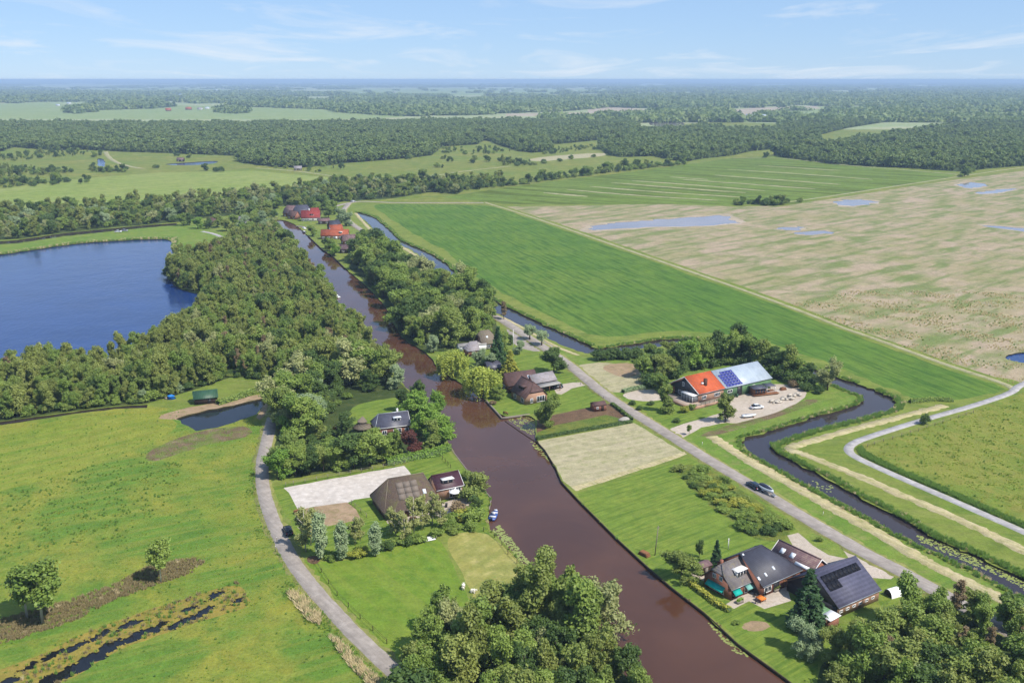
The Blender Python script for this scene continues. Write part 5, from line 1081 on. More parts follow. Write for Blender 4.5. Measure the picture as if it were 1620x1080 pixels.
MB().add(V, [(i, i+1, i+10, i+9) for i in range(8)]+[tuple(range(9, 18))]).build('shell', M['white_sheet'], e, False); MB().box(-2.4,-.3,-.9,.9,.01,.08).build('floor', M['black_paint'], e); MB().add([(-.25, c*1.1, s_*1.5) for c, s_ in R], [tuple(range(9))]).build('opening', M['black_paint'], e)
# sheep
def sheep(label, px_, py_, hd, lying=False):
    x, y = P(px_, py_); me = bpy.data.meshes.new('sheep')
    zb = .5 if lying else .78
    V = [(0,0,zb),(.38,0,zb+.02),(-.38,0,zb),(.62,0,zb+.22),(.86,0,zb+.28),(1.0,0,zb+.18),(-.58,0,zb-.05)]
    E = [(0,1),(0,2),(1,3),(3,4),(4,5),(2,6)]; R = [.36,.30,.32,.15,.13,.07,.06]
    for sx, b in ((.34, 1), (-.36, 2)):
        for sy in (-1, 1):
            o = len(V)
            if lying: V += [(sx, sy*.24, zb-.25), (sx+.22, sy*.3, .1)]
            else: V += [(sx, sy*.16, zb-.34), (sx+.02, sy*.16, .03)]
            E += [(b, o), (o, o+1)]; R += [.11, .055]
    me.from_pydata(V, E, [])
    o = ob('sheep', me); o.modifiers.new('skin', 'SKIN')
    for v, r in zip(me.skin_vertices[0].data, R): v.radius = (r, r)
    me.skin_vertices[0].data[0].use_root = True; me.materials.append(M['fleece'])
    s = o.modifiers.new('sub', 'SUBSURF'); s.levels = 1; s.render_levels = 2
    o.location = (x, y, 0); o.rotation_euler = (0, 0, hd); tag(o, label, 'sheep')
    for sy in (-1, 1): MB().hexa([(.74,sy*.1,zb+.34),(.82,sy*.1,zb+.34),(.82,sy*.28,zb+.36),(.74,sy*.28,zb+.36)],[(.75,sy*.1,zb+.38),(.81,sy*.1,zb+.38),(.81,sy*.26,zb+.39),(.75,sy*.26,zb+.39)]).build('ear', M['fleece'], o)
sheep('white sheep standing on the green pasture next to the dry paddock', 733, 932, 1.5)
sheep('white sheep lying on the pasture by the young tree', 748, 937, -.3, True)
# white garden sheet, furniture, heaps
x, y = P(677,853); e = empty('garden_cover', (x, y, 0), .4, 'crumpled white sheet over a frame on the grass below the birches', 'cover')
r_ = random.Random(3); V = [( -1.6+.8*i, -1.0+.66*j, .12+.5*r_.random()*(1 if 0 < i < 4 and 0 < j < 3 else .25)) for j in range(4) for i in range(5)]
MB().add(V, [(j*5+i, j*5+i+1, j*5+i+6, j*5+i+5) for j in range(3) for i in range(4)]).build('sheet', M['white_sheet'], e); MB().box(-1.4,1.4,-.8,.7,0,.1).build('frame', M['grey_wood'], e); MB().box(1.7,2.0,-.3,.5,0,.7).build('crate', M['grey_wood'], e)
x, y = P(1203,950); e = empty('garden_table', (x, y, 0), .6, 'square garden table with orange cloth on the patio of the awning house', 'table')
pb(e, 'tabletop', 'orange_cloth', (-.75,.75,-.75,.75,.72,.8)); pb(e, 'cloth', 'orange_cloth', (-.77,.77,-.8,-.76,.45,.79)); 
for sx in (-.65,.65):
    for sy in (-.65,.65): pb(e, 'leg', 'brown_wood', (sx-.04,sx+.04,sy-.04,sy+.04,0,.72))
for i, (qx, qy, a, lb) in enumerate([(1195,944,2.6,'dark garden chair left of the orange table'),(1197,954,1.2,'dark garden chair in front of the orange table'),(1209,944,-1.2,'dark garden chair right of the orange table')]):
    x, y = P(qx, qy); e = empty('garden_chair', (x, y, 0), a, lb, 'chair', 'patio chairs'); pb(e, 'seat', 'black_paint', (-.25,.25,-.25,.25,.42,.48)); pb(e, 'backrest', 'black_paint', (-.25,.25,.22,.28,.48,1.0))
    for sx in (-.22,.22):
        for sy in (-.22,.22): pb(e, 'leg', 'black_paint', (sx-.03,sx+.03,sy-.03,sy+.03,0,.42))
x, y = P(719,790); e = empty('parasol', (x, y, 0), 0, 'white parasol on the terrace before the maroon-roofed wing', 'parasol'); MB().tube([(0,0,0),(0,0,2.5)], .04, 6).build('pole', M['grey_wood'], e); MB().tube([(0,0,2.05),(0,0,2.25),(0,0,2.7)], [1.5,1.42,.05], 8).build('canopy', M['white_sheet'], e); MB().tube([(0,0,0),(0,0,.12)], .3, 8).build('base', M['concrete'], e)
x, y = P(271,630); e = empty('tarpaulin', (x, y, 0), .2, 'blue tarpaulin over a small heap beside the green shed', 'tarpaulin'); MB().tube([(0,0,0),(0,0,.9),(.1,0,1.3)], [1.6,1.2,.2], 8).build('sheet', M['blue_sheet'], e); pb(e, 'heap', 'grey_wood', (-1.9,-1.2,-.8,.4,0,.5))
r_ = random.Random(11)
for k, (qx, qy, lb) in enumerate([(1228,637,'left heap of grey rubble blocks on the yard edge'),(1243,632,'middle heap of pale rubble blocks on the yard edge'),(1258,626,'right heap of pale rubble blocks near the yard corner')]):
    x, y = P(qx, qy); e = empty('rubble_heap', (x, y, 0), r_.random(), lb, 'heap', 'rubble heaps')
    for i in range(11):
        s_ = r_.uniform(.3,.7); a = r_.uniform(-2,2); b = r_.uniform(-1,1); z = r_.uniform(0,.4); m = MB(); m.box(a-s_,a+s_,b-s_*.6,b+s_*.6,max(0,z-.1),z+s_*.7); m.V = [(p[0]+r_.uniform(-.1,.1),p[1]+r_.uniform(-.1,.1),max(0,p[2]+r_.uniform(-.08,.08))) for p in m.V]; m.build('stone', M['stone'], e)
x, y = P(988,664); e = empty('stone_mound', (x, y, 0), .3, 'pale mound of gravel at the corner of the kitchen garden', 'mound'); R = []
for zq, rq in ((0,2.2),(.4,1.7),(.8,.9),(1.0,.2)): R.append([(math.cos(6.283*k/12)*rq*(1+.12*math.sin(k*2.3)), math.sin(6.283*k/12)*rq*.7, zq) for k in range(12)])
MB().loft(R).build('gravel', M['concrete'], e, True); MB().tube([(-2.2,0,.05),(2.2,0,.05)], .08, 5).build('edge_board', M['grey_wood'], e)
for lb, qx, qy, h, tilt in (('leaning utility pole beside the canal lawn',1036,878,7,.5),('thin white pole near the small spruce on the lawn',1152,868,2.6,0),('pale flagpole among the trees left of the canal',453,598,9,0),('slender lamp post behind the golden conifer',812,553,8,0)):
    x, y = P(qx, qy); e = empty('pole', (x, y, 0), 0, lb, 'pole'); MB().tube([(0,0,0),(tilt,0,h)], [.12,.08], 6).build('shaft', M['grey_wood' if tilt else 'white_paint'], e); MB().box(tilt-.35,tilt+.35,-.05,.05,h-.5,h-.38).build('crossarm', M['grey_wood'], e)
def fence(label, L, n, h=1.1, mat='dark_wood', rails=True):
    W = resample(PP(L), 1.0); e = empty('fence', (W[0][0], W[0][1], 0), 0, label, 'fence'); o = W[0]
    idx = np.linspace(0, len(W)-1, n).astype(int)
    for i in idx: x, y = W[i][0]-o[0], W[i][1]-o[1]; MB().tube([(x,y,0),(x,y,h)], .07, 5).build('post', M[mat], e)
    if rails:
        for z in (h*.55, h*.9): MB().tube([(W[i][0]-o[0], W[i][1]-o[1], z) for i in idx], .025, 4).build('wire', M[mat], e)
fence('row of dark fence posts between the lane and the pasture', [(497,888),(530,938),(566,975),(590,997),(612,1018)], 8)
fence('post fence along the grass bank beside the dry paddock', [(765,840),(787,852),(806,880),(834,905)], 6)
fence('post fence round the sand arena along the hedge', [(452,769),(560,749),(641,734)], 12, 1.2, 'grey_wood')
fence('short post fence at the arena corner by the grass patch', [(556,797),(580,818)], 4, 1.1, 'grey_wood')
fence('post fence between the thatched farm gardens', [(696,722),(713,740)], 5, 1.1)
for i, (qx, qy) in enumerate([(439,872),(441,858)]): x, y = P(qx, qy); e = empty('marker_post', (x-.4, y, 0), 0, ['nearer wooden marker post at the lane edge opposite the black car','farther wooden marker post at the lane edge opposite the black car'][i], 'post'); MB().tube([(0,0,0),(0,0,1.3)], .08, 6).build('shaft', M['grey_wood'], e); MB().tube([(0,0,1.3),(0,0,1.36)], .1, 6).build('cap', M['white_paint'], e)
# timber edging on the canal banks, jetty and beam before the lily inlet
def edging(name, label, L, h=.12, w=.10, mat='dark_wood', z=-.5):
    W = resample(PP(L), 1.5); V = []; F = []
    for i, (x, y) in enumerate(W):
        nx, ny = offset_pts(W, i); V += [(x+nx*w,y+ny*w,z),(x+nx*w,y+ny*w,h),(x-nx*w,y-ny*w,h),(x-nx*w,y-ny*w,z)]
    for i in range(len(W)-1):
        for k in range(4): F.append((4*i+k, 4*i+(k+1) % 4, 4*i+4+(k+1) % 4, 4*i+4+k))
    n = len(W)-1; F += [(0,1,2,3),(4*n+3,4*n+2,4*n+1,4*n)]
    o = MB().add(V, F).build(name, M[mat]); return tag(o, label, 'edging')
edging('bank_edging', 'dark timber edging along the right canal bank below the lawns', [(848,697),(862,712),(879,740),(888,762),(903,778),(915,791),(976,852),(1029,901),(1062,929),(1115,970),(1168,1019),(1241,1072),(1330,1140)])
edging('bank_edging', 'pale timber quay edge round the brick villa lawn', [(768,632),(794,661),(838,655)], .2, .2, 'grey_wood')
edging('floating_beam', 'dark beam closing off the lily inlet from the canal', [(799,664),(822,680),(848,697)], -.3, .12)
edging('bank_edging', 'timber edging along the grassy left bank by the thatched farm', [(712,708),(744,750),(777,788),(774,805)], .12, .12, 'grey_wood')
edging('bank_edging', 'dark timber edging below the hamlet gardens', [(487,373),(511,396),(526,405),(545,424)], .25, .2)
x, y = P(466,358); e = empty('jetty', (x, y, 0), math.radians(-38), 'wooden jetty at the hamlet quay', 'jetty')
for k in range(10): pb(e, 'plank', 'grey_wood', (1.1*k, 1.1*k+1.0, 0, 3.5, .02, .12))
pb(e, 'beam', 'dark_wood', (0, 11, 1.6, 1.9, -.4, .02))

# yard clutter
def bin_(lb, qx, qy, a, mat):
    x, y = P(qx, qy); e = empty('wheelie_bin', (x, y, 0), a, lb, 'bin'); m = MB(); m.hexa([(-.24,-.26,.06),(.24,-.26,.06),(.24,.26,.06),(-.24,.26,.06)], [(-.3,-.34,1.0),(.3,-.34,1.0),(.3,.34,1.0),(-.3,.34,1.0)]); m.build('body', M[mat], e); pb(e, 'lid', mat, (-.32,.32,-.38,.36,1.0,1.08)); MB().tube([(-.2,.3,.1),(.2,.3,.1)], .1, 8).build('wheel', M['tyre'], e)
bin_('grey bin beside the drive of the solar barn', 1352, 892, .3, 'black_paint'); bin_('green bin next to the villa carport', 888, 612, .5, 'green_sheet'); bin_('green bin by the green wall of the barn house', 1166, 628, .6, 'green_sheet'); bin_('grey bin at the thatched farm terrace', 706, 802, .2, 'black_paint')
def woodpile(lb, qx, qy, a, n=6):
    x, y = P(qx, qy); e = empty('woodpile', (x, y, 0), a, lb, 'woodpile')
    for r in range(3):
        for k in range(n-r): MB().tube([(.34*k+.17*r,0,.16+.28*r),(.34*k+.17*r,1.2,.16+.28*r)], .165, 7).build('log', M['brown_wood'], e)
woodpile('stack of logs on the bank beside the leaning utility pole', 1010, 876, -.9, 8); woodpile('stack of logs behind the thatched farm birches', 650, 826, .4); woodpile('stack of logs beside the garden cabin', 1237, 618, .5, 7)
def planter(lb, qx, qy, a, leafm='leaf_bright'):
    x, y = P(qx, qy); e = empty('planter', (x, y, 0), a, lb, 'planter'); pb(e, 'box', 'grey_wood', (-.8,.8,-.35,.35,0,.5)); rng = np.random.default_rng(int(qx)); n = 120
    C = np.column_stack((rng.uniform(-.75,.75,n), rng.uniform(-.3,.3,n), .5+.5*rng.random(n))); V = quads(C, rng.normal(size=(n,3))+np.array([0,0,1]), .2+.1*rng.random(n), 1.4, rng); ob('plants', mesh_np('plants', V, np.arange(len(V)), np.full(n,4), [LM[leafm]], None, rng.random(n)), e)
planter('planter box at the corner of the awning patio', 1170, 953, .6); planter('planter box beside the barn doors on the patio', 1228, 934, .6, 'leaf_green'); planter('round-leaved planter at the barn house drive', 1050, 634, .4, 'leaf_golden'); planter('planter box at the villa carport', 858, 622, .5)
def bench(lb, qx, qy, a):
    x, y = P(qx, qy); e = empty('garden_bench', (x, y, 0), a, lb, 'bench'); pb(e, 'seat', 'brown_wood', (-.8,.8,-.25,.25,.42,.48)); pb(e, 'backrest', 'brown_wood', (-.8,.8,.25,.31,.5,.95))
    for sx in (-.7,.7): pb(e, 'leg', 'dark_wood', (sx-.05,sx+.05,-.22,.25,0,.42))
bench('wooden bench on the lawn edge of the brick villa', 800, 655, 2.6); bench('wooden bench near the arena corner', 470, 812, .8)
fence('low post fence along the lane at the villa lawn', [(905,600),(935,618),(965,636)], 9, .8, 'grey_wood'); fence('post fence along the grey path inside the bend', [(1372,707),(1440,686),(1540,653)], 14, 1.1, 'grey_wood')
for i, (qx, qy) in enumerate([(1100,706),(1290,818),(980,632),(1205,776)]): x, y = P(qx, qy); e = empty('marker_post', (x+2.2, y+1.2, 0), 0, 'slim white marker post on the lane verge %s' % ['near the barn house drive','above the farm drive','beside the villa lawn','behind the towed boat'][i], 'post'); MB().tube([(0,0,0),(0,0,1.0)], .06, 6).build('shaft', M['white_paint'], e); MB().tube([(0,0,1.0),(0,0,1.1)], .065, 6).build('cap', M['lamp_red'], e)
# ------------------------------------------------------------------ trees: individuals
rt = random.Random(21)
def patch(p, L, seed):
    r = np.random.default_rng(seed); v = np.zeros(len(p))
    for k in range(14):
        a = r.random()*6.28; f = 6.28/(L*r.uniform(.5, 2.2)); v += np.sin((p[:,0]*math.cos(a)+p[:,1]*math.sin(a))*f+r.random()*6.28)
    return v/math.sqrt(7)
def pick(D): return rt.choices(list(D), list(D.values()))[0]
def clump(poly, s, kinds, h0, h1, label, group, seed, wid=(.9, 1.25), limit=None, avoid=()):
    rng = np.random.default_rng(seed); pts = outside_all(jitter_grid(PP(poly), s, rng), avoid)
    pts = pts[np.argsort(np.hypot(pts[:,0], pts[:,1]))]
    far = pts[limit:] if limit else pts[:0]; pts = pts[:limit] if limit else pts
    hv = np.clip(1+.16*patch(pts, 22, seed), .7, 1.35)
    for (x, y), hq in zip(pts, hv):
        k = pick(kinds); tree(k, x, y, hq*rt.uniform(h0, h1)*(.62 if 'bush' in k else 1), rt.uniform(*wid), label, group, r=rt)
    return far
canal_poly = PP(CANAL_R+CANAL_L); ring_poly = PP(RING_R+RING_L)
C1 = [(668,1050),(690,1018),(725,1000),(760,992),(800,968),(835,945),(866,950),(922,1004),(975,1056),(1035,1112),(1100,1170),(1040,1230),(650,1210),(645,1110)]
clump(C1, 5.0, dict(round=1.5, tall=5, dark=.8, pale=.3, wood=4), 8, 14, 'leafy tree in the dense clump at the bottom edge left of the canal', 'trees of the bottom clump', 31, (.75, 1.1))
tp('pale', 938, 1010, 14, 'tall pale willow with creamy crown overhanging the canal at the bottom', 1.15)
tp('sapling', 773, 1000, 11.5, 'slender tree with bare lower trunk beside the dry paddock', 1.5)
tp('tall', 862, 958, 12.5, 'tall narrow tree at the tip of the bottom clump by the canal', 1.0)
tp('tall', 697, 1000, 10.5, 'narrow pointed tree at the left tip of the bottom clump', 0.9)
C2 = [(1405,1010),(1440,975),(1490,955),(1545,975),(1610,1000),(1700,1040),(1760,1220),(1290,1220),(1300,1120),(1330,1060),(1370,1030)]
clump(C2, 4.9, dict(round=3, tall=2.5, wood=5, dark=.6, brownwood=.8, pale=.4), 7.5, 11, 'olive tree in the thicket at the bottom right corner', 'trees of the bottom right thicket', 32)
tp('silver', 1445, 1112, 8.5, 'silver-leaved tree at the bottom edge inside the right thicket', .9)
tp('dark', 1597, 985, 6.5, 'round dark tree at the right edge of the bottom right thicket', 1.2)
tp('silver', 1268, 1032, 7.0, 'silver-green tree in front of the big spruce on the canal lawn', 1.0)
tp('silver', 1283, 1040, 6.5, 'small silver-green tree right of the big spruce foot', .9)
tp('round', 1320, 1045, 6.5, 'leafy tree below the white lean-to roof', 1.2)
tp('spruce', 1275, 993, 12.5, 'big dark spruce between the farmhouse and the solar barn', 1.15)
tp('spruce', 1133, 893, 6.0, 'small dark spruce behind the grey-roofed farmhouse', .9)
tp('dark', 1106, 882, 4.8, 'dark narrow bush-like tree behind the round bank tree', .6)
tp('round', 1078, 916, 7.6, 'round leafy tree on the canal bank left of the farmhouse', 1.25)
# right bank
C3 = [(560,414),(580,398),(602,394),(622,408),(648,446),(690,453),(745,474),(778,498),(782,526),(745,543),(695,553),(650,543),(628,510),(612,478),(580,444)]
C3_far = clump(C3, 7.0, dict(round=4, tall=4, dark=3, pale=.8), 10, 15, 'tall tree of the dense belt between canal and lane', 'trees of the canal belt', 33, limit=60)
tp('weeping', 717, 596, 10.5, 'left yellow-green weeping willow on the right canal bank', 1.3); tp('weeping', 764, 626, 10.5, 'right bright yellow-green weeping willow before the brick villa', 1.3)
tp('silver', 686, 558, 7.5, 'silver willow left of the weeping willows at the canal', 1.0); tp('silver', 757, 583, 8, 'grey-green tree between the two weeping willows', 1.1); tp('silver', 775, 585, 7, 'grey-green tree left of the golden conifer', 1.0)
tp('spruce', 788, 583, 16, 'very tall dark spruce behind the golden conifer', .9); tp('tall', 797, 575, 12, 'tall tree leaning on the tall spruce', .9); tp('golden', 807, 592, 9, 'broad golden-green conifer behind the brick villa', 1.5)
tp('pollard', 838, 537, 6.0, 'upper one of two round pollard willows by the ring canal', 1.1); tp('pollard', 857, 546, 6.0, 'lower one of two round pollard willows by the ring canal', 1.1)
tp('dark', 876, 590, 10.5, 'big dark round tree beside the lane above the garage', 1.2); tp('dark', 808, 545, 4.5, 'small round dark tree on the yard above the golden conifer', 1.0)
tp('round', 865, 676, 11, 'big leafy tree between villa lawn and bare garden soil', 1.0); tp('round', 790, 632, 6, 'round green tree left of the brick villa wall', 1.0); tp('silver', 822, 560, 5.5, 'silvery shrub-like tree above the villa roofs', 1.2); tp('brownwood', 797, 505, 9, 'bare reddish tree at the end of the canal belt', 1.2)
tp('bush', 834, 632, 1.8, 'round green bush before the villa front', 1.1); tp('brownbush', 780, 640, 1.6, 'reddish brown bush on the canal lawn under the weeping willow', 1.3)
# round the barn house
for i, (a, b, k, h, wd_) in enumerate([(1016,597,'round',8,1.1),(1035,590,'dark',9,1),(1050,600,'round',8.5,1),(1045,622,'round',6.5,1.1),(1072,588,'dark',10,1),(1092,583,'maple',11,1),(1112,580,'round',10,1),(1130,577,'dark',12,1),(1150,575,'round',12,1),(1172,572,'dark',13.5,1),(1190,578,'round',11,1),(1205,585,'tall',11,1),(1222,590,'dark',9,1.1),(1240,594,'dark',9,1),(1246,598,'tall',12,.8),(1262,600,'round',8,1),(1278,606,'dark',7,1.1),(1120,566,'round',9,1),(1085,568,'dark',8,1),(1060,572,'round',7,1.2),(1032,575,'round',7.5,1)]):
    tp(k, a, b, h*1.12, 'leafy tree of the belt behind the orange-roofed barn house', wd_*1.1, 'trees behind the barn house')
for a, b in [(1022,606),(1040,612),(1062,596),(1080,590),(1102,584),(1122,580),(1142,577),(1162,576),(1182,580),(1200,590),(1216,594),(1232,598),(1252,604),(1270,610)]: tp('darkbush', a, b, rt.uniform(4, 5.5), 'dark understorey bush behind the barn house', 1.2, 'understorey behind the barn house')
tp('pale', 1309, 617, 11, 'solitary grey-green willow at the bend of the ring canal', 1.0); tp('darkbush', 1296, 622, 3, 'dark bush at the foot of the solitary willow', 1.1)
tp('wood', 1147, 668, 10, 'tree in front of the barn house hiding the green wall corner', 1.35); tp('tall', 1053, 652, 9, 'slender tree left of the orange-roofed gable', 1.1); tp('yellowbush', 1082, 652, 2.6, 'yellow-green bush under the barn house terrace', 1.0); tp('bush', 1095, 648, 2.4, 'green bush under the barn house terrace', 1.0); tp('brownbush', 1258, 612, 3, 'brown bush right of the garden cabin', 1.4); tp('darkbush', 1276, 618, 3.2, 'dark bush at the corner of the gravel yard', 1.2); tp('sapling', 1090, 688, 3.2, 'tiny planted tree at the drive mouth', 1.2)
for i, (a, b) in enumerate([(960,568),(975,567),(990,567),(1003,566),(950,570)]): tp('darkbush', a, b, 4.6, 'dark bush of the hedge row along the ring canal bend', 1.2, 'bushes along the ring canal bend')
# left garden belt
for i, (a, b, k, h, wd_) in enumerate([(440,758,'maple',9,1.1),(452,742,'round',11,1.2),(468,752,'round',9,1.1),(490,750,'dark',8,1.2),(512,746,'round',7.5,1.1),(535,744,'round',8,1.1),(560,740,'dark',11,1.2),(585,736,'round',11,1.2),(607,730,'round',9,1.1),(626,724,'tall',9,1.2)]):
    tp(k, a, b, h, 'leafy tree of the row along the back of the sand arena', wd_, 'trees along the sand arena')
tp('copper', 650, 722, 8.5, 'copper-purple beech beside the bright green maples', 1.0)
for a, b, k, h, wd_ in [(672,690,'maple',11,1.1),(700,705,'maple',9.5,1.2),(683,712,'tall',9,1.3),(655,665,'maple',10,1.2),(690,668,'maple',10,1.0),(640,652,'dark',8,1.1),(663,640,'dark',9,1.0)]:
    tp(k, a, b, h, 'bright green maple beside the slate-roofed house at the canal', wd_, 'maples by the slate house')
tp('silver', 628, 614, 8.5, 'silver-white willow at the canal above the slate house', 1.1); tp('silver', 480, 672, 11, 'wide silver-green willow over the lane end', 1.4); tp('silver', 498, 640, 10, 'grey-green willow behind the wide silver willow', 1.2)
tp('dark', 585, 618, 8, 'dark round tree left of the silver-white willow', 1.1); tp('spruce', 588, 596, 9, 'dark conifer among the left bank garden trees', 1.2); tp('dark', 545, 690, 8, 'dark tree left of the pointed thatched shed', 1.1); tp('copper', 533, 690, 4, 'small reddish tree left of the pointed thatched shed', 1.0); tp('maple', 452, 690, 7, 'bright green tree beside the shaded lane end', .9)
clump([(436,660),(452,632),(480,604),(540,584),(600,588),(622,602),(600,612),(560,612),(520,622),(500,660),(520,690),(470,705),(440,690)], 6.5, dict(round=4, tall=3, dark=2, silver=.8, pale=.5), 9, 14, 'mixed garden tree in the belt above the pointed thatched shed', 'left bank garden trees', 35)
# thatched farm front: willows and birches
tp('column', 508, 884, 10.5, 'tallest columnar silver willow left of the birches', .95); tp('column', 541, 886, 8.6, 'middle columnar silver willow below the farm', 1.1); tp('column', 594, 880, 7.6, 'rightmost columnar silver willow below the farm', 1.25)
for i, (a, b, h) in enumerate([(484,872,8.5),(492,862,8),(478,855,7),(562,862,6),(626,850,6),(640,856,6.5),(655,845,8),(668,838,7.5),(684,830,7),(697,836,6.5),(618,842,5.5),(570,855,5)]): tp('birch', a, b, h*1.3, 'thin pale-leaved birch in the loose row before the thatched farm', 1.2, 'birches before the thatched farm')
for i, (a, b, k, h) in enumerate([(752,808,'dark',4.2),(745,792,'bush',4.5),(756,772,'bush',4.8),(748,825,'bush',4),(735,822,'yellowbush',3.2),(728,812,'brownbush',3.6),(718,825,'bush',2.8),(705,835,'bush',2.6),(740,758,'bush',2.6)]): tp(k, a, b, h, 'garden bush between the thatched farm and the canal bank', 1.2, 'bushes by the thatched farm')
for i, (a, b, k) in enumerate([(525,885,'bush'),(560,884,'yellowbush'),(575,878,'yellowbush'),(612,868,'darkbush'),(628,862,'bush'),(645,860,'darkbush'),(662,856,'bush'),(690,848,'bush'),(720,842,'bush'),(745,838,'bush')]): tp(k, a, b, 2.2, 'low bush in the hedge below the farm birches', 1.4, 'hedge bushes below the birches')
# lone trees
tp('sapling', 255, 921, 9.8, 'small solitary tree standing on the left marsh meadow', 1.1); tp('sapling', 68, 986, 13, 'larger lone tree with broad crown at the bottom left meadow', 1.5); tp('sapling', 43, 978, 11.5, 'second lone tree just left behind the larger one', 1.3); tp('darkbush', 1463, 671, 3.8, 'single upright bush beside the bend of the grey path', .75)
# shrub bed and lone bushes
for i, (x, y) in enumerate(jitter_grid(PP([(1072,745),(1098,735),(1145,760),(1225,812),(1248,836),(1236,850),(1200,850),(1172,834),(1150,815),(1125,795),(1098,774)]), 3.0, np.random.default_rng(41))):
    tree(rt.choice(['bush','bush','darkbush','yellowbush','bush']), x, y, rt.uniform(.9, 2.3), rt.uniform(1.3, 2.0), 'shrub in the wavy bed between lawn and lane', 'shrubs of the wavy bed', r=rt)
tp('bush', 1296, 856, 1.6, 'small bush on the grass island by the farm drive', .9); tp('bush', 1075, 893, 1.8, 'low green bush at the utility pole', 1.2); tp('bush', 1165, 987, 1.0, 'small bush beside the bare soil patch on the lawn', 1.3)
for i, (a, b) in enumerate([(1030,640),(1012,648),(1000,640),(1070,668)]): tp('darkbush', a, b, 1.5, 'low dark shrub in the garden beds left of the barn house', 1.4, 'garden bed shrubs')
# hamlet
for i, (a, b, k, h) in enumerate([(494,374,'round',8),(540,352,'silver',12),(548,358,'silver',11),(522,398,'round',9),(516,394,'dark',8),(530,405,'maple',8),(575,400,'silver',13),(572,384,'dark',9),(490,335,'dark',12),(500,340,'round',11),(510,332,'dark',13),(520,345,'round',10),(528,340,'tall',12),(470,330,'round',11),(455,322,'dark',12),(440,330,'round',10),(412,358,'silver',12),(425,368,'silver',11),(405,350,'round',10),(430,375,'wood',10),(585,410,'silver',12),(592,420,'dark',12)]):
    tp(k, a, b, h, 'leafy tree between the houses of the canal hamlet', 1.1, 'trees of the hamlet')
tp('maple', 313, 362, 9, 'bright yellow-green round tree by the lake meadow', 1.2)
for i, (a, b, k, h) in enumerate([(372,362,'round',11),(385,364,'silver',11),(398,362,'round',12),(410,366,'dark',11),(345,360,'round',10),(330,362,'dark',8),(358,366,'round',10),(418,372,'silver',12),(395,372,'round',10),(370,374,'wood',10),(420,350,'round',11),(432,352,'dark',10),(300,356,'dark',9),(290,357,'round',10),(425,340,'round',12)]): tp(k, a, b, h, 'leafy tree round the houses between the lake and the canal end', 1.15, 'trees by the lake end')
# wood between lake and canal: nearest trees singly, the rest as one mass
def not_water(p): return outside_all(p, [canal_poly, PP(LAKE), ring_poly])
wood_far = clump(WOOD_L, 4.1, dict(wood=8, round=.6, pale=.4, tall=.6, dark=.3), 6.5, 11.5, 'olive-green tree in the dense wood between lake and canal', 'trees of the lakeside wood', 36, (.75, 1.05), 140, [canal_poly, PP(LAKE)])
# hedges: leafy walls
def hedge(label, L, w, h, mat='leaf_bright', z0=0.0):
    W = resample(PP(L), .35); rng = np.random.default_rng(len(label)); n = int(len(W)*26); k = rng.integers(0, len(W)-1, n)
    C = np.zeros((n, 3)); N = np.zeros((n, 3)); side = rng.random(n)
    for i in range(n):
        x, y = W[k[i]]; nx, ny = offset_pts(W, k[i]); s_ = side[i]
        if s_ < .4: o = rng.uniform(-w/2, w/2); C[i] = (x+nx*o, y+ny*o, h*(1+.06*rng.normal())); N[i] = (0,0,1)
        else: sg = -1 if s_ < .7 else 1; C[i] = (x+nx*sg*w/2, y+ny*sg*w/2, rng.uniform(.1, h)); N[i] = (nx*sg, ny*sg, .3)
    C[:,:2] += rng.normal(size=(n, 2))*.12; N += rng.normal(size=(n, 3))*.5
    c = W[len(W)//2]; C[:,0] -= c[0]; C[:,1] -= c[1]
    e = empty('hedge', (c[0], c[1], 0), 0, label, 'hedge'); V = quads(C, N, .3*(.6+.8*rng.random(n)), 1.4, rng)
    ob('foliage', mesh_np('hedge', V, np.arange(len(V)), np.full(n, 4), [LM[mat]], None, rng.random(n)), e)
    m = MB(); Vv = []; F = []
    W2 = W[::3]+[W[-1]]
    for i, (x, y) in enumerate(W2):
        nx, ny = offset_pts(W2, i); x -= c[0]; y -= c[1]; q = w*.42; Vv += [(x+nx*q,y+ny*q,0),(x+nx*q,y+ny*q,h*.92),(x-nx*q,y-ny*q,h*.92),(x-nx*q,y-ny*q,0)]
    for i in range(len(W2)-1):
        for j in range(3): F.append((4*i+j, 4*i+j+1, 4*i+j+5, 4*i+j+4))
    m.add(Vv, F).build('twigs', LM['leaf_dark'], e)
hedge('clipped bright green hedge between the maples and the thatched farm garden', [(612,736),(640,730),(660,726),(690,720),(712,712)], 1.6, 2.0)
hedge('flowering hedge along the canal side of the farmhouse', [(1087,921),(1110,938),(1135,958),(1155,968)], 1.0, .9, 'leaf_golden')
hedge('low hedge at the left end of the gravel drive', [(986,621),(1005,616),(1020,614)], 1.6, 1.0, 'leaf_silver')
hedge('low hedge row beside the lane at the kitchen garden', [(968,640),(985,653),(1000,665)], .8, .8, 'leaf_dark')
hedge('dark hedge at the edge of the kitchen garden and the mown plot', [(850,695),(920,682),(1000,668)], .8, .8, 'leaf_dark')
hedge('green hedge strip beside the small pond', [(345,640),(385,628),(425,614)], 2.0, 1.4, 'leaf_green')
hedge('low hedge on the crop field corner by the path', [(1440,637),(1480,633),(1508,635)], 1.8, 1.0, 'leaf_green')
